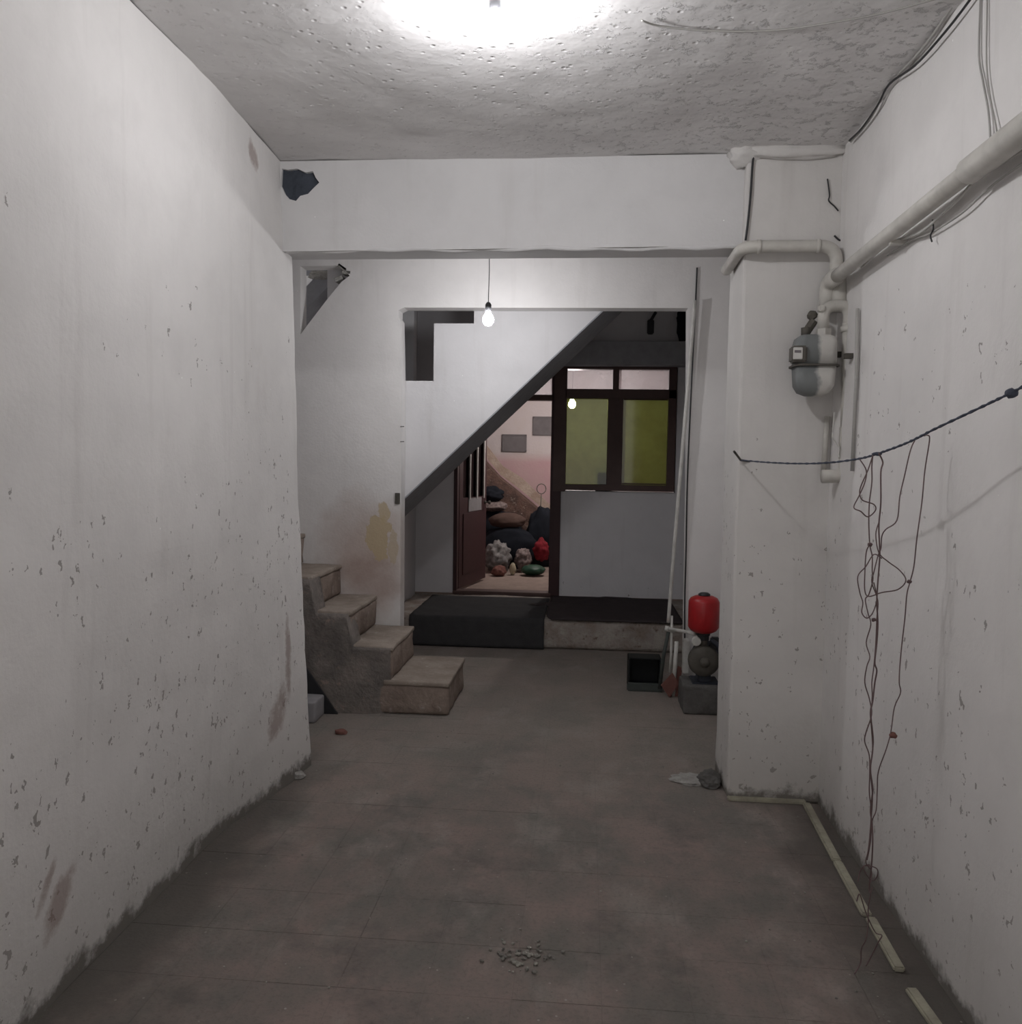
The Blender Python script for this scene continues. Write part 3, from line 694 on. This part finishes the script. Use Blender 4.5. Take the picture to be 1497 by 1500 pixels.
cable('hook_wire', [(1222, 345), (1230, 352), (1238, 350), (1241, 335), (1241, 315)], 'y', 3.742, .004, M['cable_black'], 'dark hooked wire in the corner above the pillar pipe', 'wire')

# ---- rope strung from the pillar to the right wall
def rope_y(px):      # depth of the rope's vertical plane at a photo column
    a, b = Vector((.672, 3.735)), Vector((1.03, 1.55))
    for k in range(40):
        pass
    dvec = AX[0]*(px-CX)+AX[1]*(650-CY)+AX[2]*F_PX
    m = dvec.x/dvec.y; t_ = (m*a.y-a.x)/((b.x-a.x)-m*(b.y-a.y)); return a.y+t_*(b.y-a.y)
rp_px = [(1085, 674), (1120, 677), (1165, 679), (1210, 678), (1258, 672), (1290, 663), (1330, 648), (1370, 628), (1440, 595), (1497, 567), (1580, 520)]
rp = thing('washing_line', P(1085, 674, 'y', rope_y(1085)), 'grey blue rope slung from the pillar edge across to the right wall', 'rope')
pts = smooth_pts([P(a, b, 'y', rope_y(a)) for a, b in rp_px], 8)
bm = bmesh.new()
for ph in (0, math.pi):
    tw = []
    for i, p in enumerate(pts):
        tw.append(p+Vector((math.cos(i*1.9+ph)*.0018, 0, math.sin(i*1.9+ph)*.0018)))
    tube(bm, tw, .0025, 6)
link('rope', bm, M['rope'], rp, smooth=True)
link('knot', blob(P(1482, 576, 'y', rope_y(1482)), (.012, .016, .011), .4, 2, 2), M['rope'], rp, smooth=True)
link('knot', blob(P(1285, 665, 'y', rope_y(1285)), (.012, .02, .006), .4, 4, 2), M['rope'], rp, smooth=True)
link('hook', tb([P(1075, 661, 'y', 3.70), P(1085, 674, 'y', rope_y(1085)), P(1098, 676, 'y', 3.757)], .005, 6), M['iron'], rp)

# ---- tangled wires hanging from the rope
WY = 2.52
def c8(l): return [(1060+a/3.41, 560+b/3.41) for a, b in l]
def c1(l): return [(1140+a/3.0, 1000+b/3.0) for a, b in l]
def strand(name, px, label, dy=0., knots=(), r=.0018):
    pts = []
    for i, (a, b) in enumerate(px):
        p = P(a, b, 'y', WY+dy+.012*math.sin(i*1.7+dy*90))
        if p.z < .008: p = P(a, b, 'z', .008)
        pts.append(p)
    t_ = thing(name, pts[0], label, 'wire'); link('strand', tb(smooth_pts(pts, 5), r, 6), M['wire'], t_, smooth=True)
    for a, b, s in knots: link('knot', blob(P(a, b, 'y', WY+dy), (s, s, s*.8), .4, int(a), 2), M['clay'] if s > .008 else M['wire'], t_, smooth=True)
strand('hanging_wire', c8([(1000, 268), (1020, 265), (1028, 290), (1005, 440), (990, 600), (965, 780), (950, 920), (930, 1000), (915, 1060), (905, 1180), (890, 1310), (880, 1420), (877, 1500)])+c1([(537, 45), (510, 110), (495, 215), (475, 290), (440, 390), (435, 470), (430, 560), (412, 610), (405, 700), (390, 780)]),
       'rightmost hanging wire with a red brown knot halfway down', .03, [(1332, 852, .007), (1308, 1077, .011)])
strand('hanging_wire', c8([(955, 290), (940, 320), (925, 370), (905, 460), (880, 570), (865, 690), (810, 735), (790, 770), (785, 830), (770, 870), (750, 950), (740, 1000), (770, 1090), (765, 1180), (760, 1300), (750, 1420), (740, 1500)])+c1([(413, 60), (408, 150), (418, 260), (405, 380), (414, 500), (408, 600)]),
       'kinked wire second from the right that joins the middle bundle', .01)
strand('hanging_wire', c8([(775, 355), (795, 400), (785, 450), (785, 600), (775, 720), (780, 860), (770, 1000), (765, 1100), (770, 1200), (765, 1300), (755, 1400), (765, 1440), (755, 1500)])+c1([(415, 80), (405, 130), (410, 200), (415, 290), (405, 380), (415, 470), (405, 560), (412, 620), (415, 700), (410, 800), (400, 900), (405, 925)]),
       'straight doubled wire in the middle of the hanging bundle', 0, r=.0024)
strand('hanging_wire', c8([(745, 365), (740, 420), (740, 500), (728, 600), (725, 700), (730, 810), (742, 870), (742, 940), (745, 990), (725, 1060), (708, 1085), (720, 1150), (735, 1210), (712, 1300), (730, 1370), (715, 1420), (705, 1500)])+c1([(400, 70), (410, 140), (385, 220), (380, 260), (400, 320), (402, 400), (400, 480), (408, 560), (405, 640), (395, 740), (385, 790), (410, 830), (405, 880)]),
       'left hanging wire with a small red knot below the top loop', -.02, [(1060+730/3.41, 560+810/3.41, .007)])
strand('wire_loop', c8([(745, 365), (720, 440), (685, 520), (680, 560), (695, 590), (750, 610), (758, 640), (720, 672), (685, 645), (650, 625), (675, 570), (705, 500), (712, 440), (680, 385)]),
       'small wire loop just under the rope beside the riser', -.03)
strand('wire_loop', c8([(775, 700), (760, 760), (775, 850), (820, 895), (880, 940), (910, 990), (870, 1035), (790, 1050), (725, 1070), (705, 1040), (705, 960), (712, 850), (730, 810)]),
       'wide round wire loop bulging right from the bundle', .02)
strand('wire_loop', c8([(790, 880), (750, 860), (710, 920), (670, 970), (680, 1050), (695, 1100), (690, 1150), (715, 1178), (745, 1150), (765, 1080), (750, 1000)]),
       'narrow drooping wire loop on the left of the bundle', -.01, [(1280, 908, .007)])
strand('wire_loop', c1([(350, 875), (358, 835), (380, 805), (430, 815), (437, 845), (415, 870), (385, 840), (375, 808), (400, 800)]),
       'ring of wire near the foot of the hanging bundle', 0)
strand('wire_tail', c1([(412, 900), (400, 960), (395, 1000), (395, 1060), (385, 1130), (365, 1170), (362, 1230), (335, 1280)]), 'loose wire tail ending over the floor on the left', -.02)
strand('wire_tail', c1([(345, 960), (358, 930), (385, 1010), (425, 1095), (455, 1110), (440, 1140), (410, 1200), (385, 1245)]), 'loose wire tail crossing the floor conduit', -.03)

# ---- floor conduit along the right wall
fc = thing('floor_conduit', P(1190, 1190, 'z', 0), 'broken cream conduit strip lying on the floor along the right wall', 'conduit')
def strip(a, b, w=.034, h=.016):
    A, B = P(*a, 'z', .006), P(*b, 'z', .006); A.z = B.z = 0; dd = (B-A); L = dd.length; ang = math.atan2(dd.y, dd.x)
    return bx(0, L, -w/2, w/2, -.001, h, bev=.005, M4=Matrix.Translation(A) @ Matrix.Rotation(ang, 4, 'Z'))
for a, b in (((1181, 1178), (1226, 1262)), ((1227, 1264), (1270, 1342)), ((1275, 1346), (1318, 1422)), ((1334, 1450), (1378, 1512)), ((1379, 1513), (1450, 1620))):
    link('conduit_piece', strip(a, b), M['conduit'], fc)
tag(link('base_strip', bx(P(1066, 1176, 'y', 3.735).x, P(1181, 1176, 'y', 3.735).x, 3.735, 3.765, 0, .018, bev=.004), M['conduit']), 'pale strip along the foot of the pillar', 'trim')

# ================================================================== PUMP AND PRESSURE TANK
BX0, BX1, BY0, BY1 = .612, .828, 5.03, 5.29
tag(link('concrete_block', rough_box(BX0, BX1, BY0, BY1, 0, .175, .005, .04, .012, 9), M['block'], smooth=True), 'grey concrete block under the water pump', 'block')
pc = P(1031, 966, 'y', 5.12)
pu = thing('water_pump', (pc.x, 5.12, .175), 'grimy grey water pump standing on the concrete block', 'pump')
RX90 = Matrix.Rotation(math.pi/2, 4, 'X')
link('pump_head', lathe([(.02, .0), (.075, .0), (.092, .012), (.095, .05), (.085, .075), (.05, .08)], 24, Matrix.Translation((pc.x-.005, 5.09, pc.z)) @ RX90 @ Matrix.Translation((0, 0, -.04))), M['iron'], pu, smooth=True)
link('inlet_boss', lathe([(.03, 0), (.03, .03), (.022, .035), (.022, .045)], 14, Matrix.Translation((pc.x-.005, 5.06, pc.z)) @ RX90), M['iron'], pu, smooth=True)
link('motor', lathe([(.03, 0), (.07, .01), (.075, .03), (.075, .17), (.06, .19), (.02, .195)], 20, Matrix.Translation((pc.x+.03, 5.14, pc.z)) @ Matrix.Rotation(-math.pi/2, 4, 'X') @ Matrix.Translation((0, 0, 0))), M['blueblack'], pu, smooth=True)
for k in range(7):
    link('cooling_fin', lathe([(.076, 0), (.084, 0), (.084, .006), (.076, .006)], 18, Matrix.Translation((pc.x+.03, 5.165+k*.02, pc.z)) @ Matrix.Rotation(-math.pi/2, 4, 'X')), M['blueblack'], pu)
link('foot_plate', bx(pc.x-.07, pc.x+.09, 5.07, 5.24, .17, .187, bev=.004), M['blueblack'], pu)
link('foot_plate', bx(pc.x-.035, pc.x+.04, 5.08, 5.22, .18, pc.z-.05, bev=.01), M['blueblack'], pu)
link('manifold', tb([(pc.x-.01, 5.10, pc.z+.08), (pc.x-.01, 5.10, pc.z+.175)], .025, 12), M['iron'], pu, smooth=True)
link('union_nut', tb([(pc.x-.01, 5.10, pc.z+.125), (pc.x-.01, 5.10, pc.z+.15)], .036, 6), M['cap'], pu)
link('pressure_gauge', lathe([(.02, 0), (.028, 0), (.028, .02), (.024, .024)], 14, Matrix.Translation((pc.x-.055, 5.085, pc.z+.12)) @ RX90), M['white'], pu)
link('pressure_switch', bx(pc.x+.035, pc.x+.09, 5.08, 5.14, pc.z+.07, pc.z+.14, bev=.008), M['cap'], pu)
link('hose', tb(smooth_pts([(pc.x+.03, 5.08, pc.z+.13), (pc.x+.08, 5.06, pc.z+.09), (pc.x+.11, 5.08, pc.z-.02), (pc.x+.13, 5.10, pc.z-.12)]), .014, 10), M['blueblack'], pu, smooth=True)
tc_ = P(1030, 927, 'y', 5.10); tt = P(1030, 872, 'y', 5.10); th = tt.z-tc_.z
tk = thing('pressure_tank', (tc_.x, 5.10, tc_.z), 'red pressure tank mounted on top of the water pump', 'tank')
R_ = .0925
link('tank_shell', lathe([(.03, 0), (.055, .004), (.078, .016), (R_, .038), (R_, th-.038), (.08, th-.016), (.055, th-.004), (.03, th)], 32, Matrix.Translation(tc_)), M['red'], tk, smooth=True)
link('top_cap', lathe([(.036, -.004), (.036, .008), (.024, .016), (.006, .018)], 16, Matrix.Translation((tc_.x, 5.10, tt.z))), M['cap'], tk, smooth=True)
link('bottom_flange', lathe([(.022, -.035), (.022, -.02), (.04, -.016), (.045, .004)], 16, Matrix.Translation(tc_)), M['cap'], tk, smooth=True)

# ---- plastic water pipes beside the jamb
wp = thing('water_pipe', P(985, 1018, 'y', 5.38), 'white plastic water pipes with tee, standing by the opening and feeding the pump', 'pipe')
wy = 5.41
link('pipe', tb(smooth_pts([P(1018, 440, 'y', wy), P(1008, 560, 'y', wy), P(997, 690, 'y', wy), P(986, 820, 'y', wy), P(979, 912, 'y', wy)]), .012, 10), M['white'], wp, smooth=True)
link('tee', tb([P(974, 920, 'y', wy), P(988, 924, 'y', wy)], .017, 10), M['white'], wp, smooth=True)
link('pipe', tb(round_path([P(978, 921, 'y', wy), P(1003, 925, 'y', 5.25), P(1018, 929, 'y', 5.12)], .05), .011, 10), M['white'], wp, smooth=True)
link('pipe', tb([P(979, 926, 'y', wy), P(972, 960, 'y', wy), P(966, 1008, 'y', 5.44)], .012, 10), M['tubrim'], wp, smooth=True)
link('pipe', tb([P(984, 902, 'y', wy), P(983, 960, 'y', wy), P(981, 985, 'y', wy)], .008, 10), M['white'], wp, smooth=True)
tag(link('standing_pipe', tb([P(991, 940, 'y', 5.36), P(986, 1020, 'z', .0)], .013, 10), M['white'], smooth=True), 'short white pipe stub standing on the floor left of the pump', 'pipe')
tag(link('white_board', bx(P(1001, 950, 'y', 5.33).x, P(1010, 950, 'y', 5.33).x, 5.32, 5.40, .175, P(1005, 938, 'y', 5.33).z, bev=.004), M['white']), 'narrow white upright board just left of the pump', 'board')
cable('electric_cable', [(1021, 392), (1019, 440), (1013, 560), (1007, 700), (1005, 800), (1003, 880), (1003, 950)], 'y', YS-.008, .005, M['cable_black'], 'dark cable running down the jamb beside the white pipe')
# ---- tub and clay slabs by the opening
a, b_ = P(920, 1012, 'z', 0), P(968, 1012, 'z', 0)
tu = thing('plastic_tub', (a.x+.12, 5.6, 0), 'black open tub lying on its side right of the platform', 'tub')
TX0, TX1 = a.x, b_.x; TH = .21; TY = a.y+.02
for q_ in ((TX0, TX1, TY+.16, TY+.172, .02, TH), (TX0, TX0+.01, TY, TY+.17, .02, TH), (TX1-.01, TX1, TY, TY+.17, .02, TH), (TX0, TX1, TY, TY+.17, .0, .02), (TX0, TX1, TY+.03, TY+.17, TH-.01, TH)):
    link('tub_side', bx(*q_, bev=.003), M['tub'], tu)
link('tub_lip', bx(TX0-.008, TX1+.008, TY-.03, TY, .0, .055, bev=.008), M['tubrim'], tu)
for k, (a, b_, c_, e) in enumerate((((968, 1003), (985, 985), (994, 1000), (980, 1022)), ((978, 1022), (993, 975), (999, 978), (992, 1021)))):
    pts = [P(*v_, 'y', 5.40+k*.03) for v_ in (a, b_, c_, e)]
    tag(link('clay_slab', prism([(v_.x, max(v_.z, .002)) for v_ in pts], 5.38+k*.03, 5.40+k*.03), M['clay']), ['flat reddish slab leaning beside the black tub', 'narrow reddish slab leaning behind the short white pipe'][k], 'slab')

# ---- rugs on the platform
def drape(x0, x1, yb, front_drop, mat, name, label, seed):
    bm = bmesh.new(); prof = []
    n = 16
    for k in range(n+1): prof.append((yb+(6.655-yb)*k/n, .248))
    if front_drop:
        prof += [(6.645, .244), (6.640, .232)]; prof += [(6.640-.002*k, .232-(.226)*k/8) for k in range(1, 9)]
    G = []; nx = 46
    for i in range(nx+1):
        u = i/nx; x = x0+(x1-x0)*u; row = []; e = min(u, 1-u)
        for k, (y, z) in enumerate(prof):
            yy, zz = y, z
            if k == 0: yy += .02*noise.noise(Vector((x*5, seed, 0)))
            if k <= n and e < .05 and (name != 'rug' or i < nx/2): yy = yb+(y-yb)*(.80+.2*math.sqrt(e/.05)) if k > n/2 else y
            if z < .24: yy -= .010*abs(noise.noise(Vector((x*4, seed, z*2))))
            else: zz += .004*noise.noise(Vector((x*6, y*6, seed)))
            row.append(bm.verts.new((x, yy, zz)))
        G.append(row)
    for i in range(nx):
        for k in range(len(prof)-1): bm.faces.new((G[i][k], G[i+1][k], G[i+1][k+1], G[i][k+1]))
    bmesh.ops.recalc_face_normals(bm, faces=bm.faces)
    bmesh.ops.solidify(bm, geom=bm.faces[:], thickness=.008)
    return tag(link(name, bm, mat, smooth=True), label, 'rug')
drape(-1.40, -.305, YD-.18, True, M['rug'], 'rug', 'black rug on the platform, hanging down over its front below the door', 1)
drape(-.30, .80, YD-.03, False, M['rug2'], 'rug', 'dark brown rug lying flat on the right part of the platform under the window', 2)

# ---- small objects near the left wall end
p = P(449, 1068, 'z', 0)
tag(link('concrete_block', rough_box(-1.80, P(465, 1060, 'y', 4.6).x, 4.56, 4.74, 0, .12, .004, .04, .01), M['paper'], smooth=True), 'small grey block half hidden behind the end of the left wall', 'block')
q = [P(447, 985, 'y', 4.70), P(491, 1057, 'y', 4.70)]
tag(link('dark_sheet', prism([(q[0].x-.25, 0), (q[1].x, 0), (q[0].x-.0, q[0].z), (q[0].x-.25, q[0].z+.3)], 4.745, 4.76), M['cap']), 'dark triangular sheet against the side of the stairs', 'board')  # thin dark triangular sheet beside the steps
tag(link('stone', blob(P(500, 1072, 'z', .01), (.035, .025, .016), .3, 9, 2, flat=.001), M['clay']), 'small brown stone on the floor in front of the stairs', 'stone')
tag(link('plaster_chunk', blob(P(438, 1136, 'z', .012), (.03, .02, .02), .4, 4, 2, flat=.001), M['plasterlump']), 'white plaster crumb at the foot of the left wall end', 'rubble')
tag(link('plaster_chunk', blob(P(1012, 1142, 'z', .004), (.09, .07, .014), .4, 6, 3, flat=.001), M['plasterlump']), 'flat white plaster patch on the floor left of the pillar', 'rubble')
tag(link('plaster_chunk', blob(P(1040, 1142, 'z', .02), (.05, .07, .035), .4, 11, 3, flat=.001), M['block']), 'grey rubble lump beside the foot of the pillar', 'rubble')
bm = bmesh.new()
for k in range(60):
    a = P(random.gauss(762, 24), random.gauss(1400, 9), 'z', .004); s = random.uniform(.004, .010)
    m = Matrix.Translation(a) @ Matrix.Rotation(random.random()*3, 4, 'Z') @ Matrix.Diagonal((s, s*random.uniform(.5, 1), s*.6, 1))
    bmesh.ops.create_icosphere(bm, subdivisions=1, radius=1, matrix=m)
o = tag(link('rubble', bm, M['stone']), 'scatter of small grey stone crumbs in the middle of the near floor', 'rubble'); o['kind'] = 'stuff'
bm = bmesh.new()
for k in range(160):
    a = Vector((random.uniform(-1.1, .95), random.uniform(1.9, 4.6), .002)); s = random.uniform(.0015, .005)
    bmesh.ops.create_icosphere(bm, subdivisions=1, radius=1, matrix=Matrix.Translation(a) @ Matrix.Diagonal((s, s, s*.6, 1)))
o = tag(link('grit', bm, M['stone']), 'fine grit strewn thinly all over the hall floor', 'grit'); o['kind'] = 'stuff'
# wall fittings
tag(link('light_switch', bx(P(579, 722, 'y', YS).x, P(586, 722, 'y', YS).x, YS-.012, YS, P(582, 738, 'y', YS).z, P(582, 722, 'y', YS).z, bev=.002), M['iron']), 'small dark broken switch on the wall edge left of the opening', 'switch')
for a, b_, l_ in ((589, 625, 'upper'), (589, 647, 'lower')):
    p = P(a, b_, 'y', YS-.004); tag(link('nail', tb([p+Vector((-.012, 0, 0)), p+Vector((.014, -.004, .001))], .003, 6), M['iron']), l_+' of two nails on the edge of the opening', 'nail')
hp = P(954, 460, 'y', YD-.2)
hb = thing('hanging_bracket', P(953, 478, 'y', YD-.05), 'dark bracket hanging on the wall above the window', 'bracket')
a = P(953, 478, 'y', YD-.03)
link('plate', bx(a.x-.03, a.x+.03, YD-.05, YD-.001, a.z-.07, a.z+.06, bev=.008), M['cap'], hb)
link('arm', tb([(a.x, YD-.03, a.z+.05), (a.x+.04, YD-.08, a.z+.12)], .014, 8), M['cap'], hb)
a0, a1 = P(1001, 457, 'y', YD-.06), P(1001, 492, 'y', YD-.06)
tag(link('hanging_cloth', blob(((a0.x+a1.x)/2, YD-.06, (a0.z+a1.z)/2), (.055, .03, (a0.z-a1.z)/2+.05), .35, 8), M['darkcloth'], smooth=True), 'dark cloth bundle hung high in the corner right of the window', 'cloth')
a = P(893, 562, 'y', YD+.6)
# ================================================================== INSIDE THE LIT ROOM
FR = .245
for a, b_, c_, e, l_ in ((737, 637, 770, 661, 'grey rectangular board on the pink wall, whole in the doorway'), (782, 611, 812, 637, 'grey rectangular board on the pink wall, cut by the door post')):
    p, q = P(a, b_, 'y', 10.98), P(c_, e, 'y', 10.98)
    t_ = thing('wall_board', (p.x, 10.98, q.z), l_, 'board')
    link('board', bx(p.x, q.x, 10.975, 10.999, q.z, p.z), M['greyframe'], t_)
    for f_ in ((p.x-.01, q.x+.01, 10.965, 10.99, p.z-.008, p.z+.008), (p.x-.01, q.x+.01, 10.965, 10.99, q.z-.008, q.z+.008), (p.x-.01, p.x+.008, 10.965, 10.99, q.z, p.z), (q.x-.008, q.x+.01, 10.965, 10.99, q.z, p.z)):
        link('frame_edge', bx(*f_), M['greyframe'], t_)
def at_room(a, b_, y): return P(a, b_, 'y', y)
def sack(name, px0, py0, px1, py1, y, mat, label, cat, seed, amp=.3, depth=None, on_floor=True):
    p, q = P(px0, py0, 'y', y), P(px1, py1, 'y', y); cx_, cz_ = (p.x+q.x)/2, (p.z+q.z)/2; sx, sz = abs(q.x-p.x)/2, abs(p.z-q.z)/2
    return tag(link(name, blob((cx_, y, cz_), (sx*.92, depth or sx, sz*.95), amp, seed, 4, 3.0 if 'sack' in name else 2.2, flat=FR+.002), mat, smooth=True), label, cat)
sack('bedding_roll', 690, 744, 768, 838, 10.16, M['darkcloth'], 'tall dark bundle heaped against the parapet behind the others', 'bundle', 1, .12, .16)
sack('bedding_roll', 700, 768, 790, 840, 9.80, M['darkcloth'], 'wide dark bundle in front of the tall one, under the brown cloth', 'bundle', 3, .12, .17)
sack('bedding_roll', 770, 742, 822, 838, 10.08, M['darkcloth'], 'dark bundle on the right behind the sacks, partly behind the door post', 'bundle', 7, .2, .18)
sack('folded_cloth', 714, 750, 772, 775, 9.82, M['browncloth'], 'folded brown cloth lying on top of the wide dark bundle', 'cloth', 2, .10, .14)
sack('folded_cloth', 702, 712, 738, 737, 10.14, M['darkcloth'], 'small dark cloth heap by the open door leaf', 'cloth', 12, .25, .12)
sack('cloth_bundle', 702, 733, 745, 750, 10.14, M['bagpink'], 'pale folded cloth under the small dark heap', 'cloth', 5, .12, .13)
sack('plastic_sack', 710, 793, 747, 838, 9.45, M['bagwhite'], 'white plastic sack full of odds and ends, left on the room floor', 'sack', 3, .35, .17)
sack('plastic_sack', 754, 803, 778, 834, 9.5, M['bagpink'], 'pale knotted sack in the middle of the room floor', 'sack', 4, .3, .12)
sack('red_cloth', 781, 790, 804, 822, 9.55, M['redcloth'], 'red cloth heap by the right door post', 'cloth', 6, .3, .10)
sack('green_basin', 762, 826, 800, 843, 9.2, M['green'], 'low dark green basin on the room floor', 'basin', 8, .08, .13)
sack('cream_jug', 746, 824, 756, 843, 9.2, M['cream'], 'small cream jug in front of the sacks', 'jug', 9, .12, .04)
sack('cloth_bundle', 720, 828, 742, 845, 9.1, M['clay'], 'small brownish bundle in front of the white sack', 'bundle', 10, .3, .08)
c0 = P(793, 716, 'y', 10.0)
wh = [(c0.x+.055*math.cos(k*.5236), 10.0, c0.z+.06*math.sin(k*.5236)) for k in range(13)]
bm = tb(wh, .006, 6); tube(bm, [(c0.x, 10.0, c0.z-.06), (c0.x-.01, 10.02, c0.z-.32)], .006, 6)
tag(link('wire_hoop', bm, M['iron'], smooth=True), 'round dark wire hoop standing up by the right door post', 'hoop')
a, b_ = P(872, 684, 'y', YD+.25), P(888, 712, 'y', YD+.25)
t_ = thing('green_box', (a.x, YD+.22, 1.30), 'dark green box with a spout standing inside on the window sill', 'box')
link('box_body', bx(a.x, b_.x+.05, YD+.12, YD+.30, 1.235, a.z, bev=.01), M['green'], t_)
link('spout', tb([(b_.x-.01, YD+.2, a.z-.01), (b_.x-.01, YD+.2, a.z+.06)], .014, 8), M['green'], t_)
tag(link('inner_shelf', bx(-.28, .85, YD+.14, YD+.34, 1.20, 1.235, bev=.004), M['brownwood']), 'narrow brown shelf inside under the window', 'shelf')

# ------------------------------------------------------------------ repeats share a group
GR = {'electric_cable': 'electric cables tacked to the walls', 'hanging_wire': 'wires hanging from the washing line', 'wire_loop': 'loops in the hanging wires',
      'wire_tail': 'loose tails of the hanging wires', 'light_bulb': 'bare light bulbs', 'plastic_sack': 'sacks on the floor of the lit room', 'bedding_roll': 'dark bundles in the lit room',
      'folded_cloth': 'cloths heaped in the lit room', 'wall_board': 'grey boards on the pink wall', 'clay_slab': 'reddish slabs beside the tub', 'nail': 'nails on the edge of the opening',
      'plaster_chunk': 'plaster rubble on the floor', 'rug': 'dark rugs on the platform'}
for o in scn.objects:
    b = o.name.split('.')[0]
    if o.parent is None and b in GR and 'category' in o: o['group'] = GR[b]
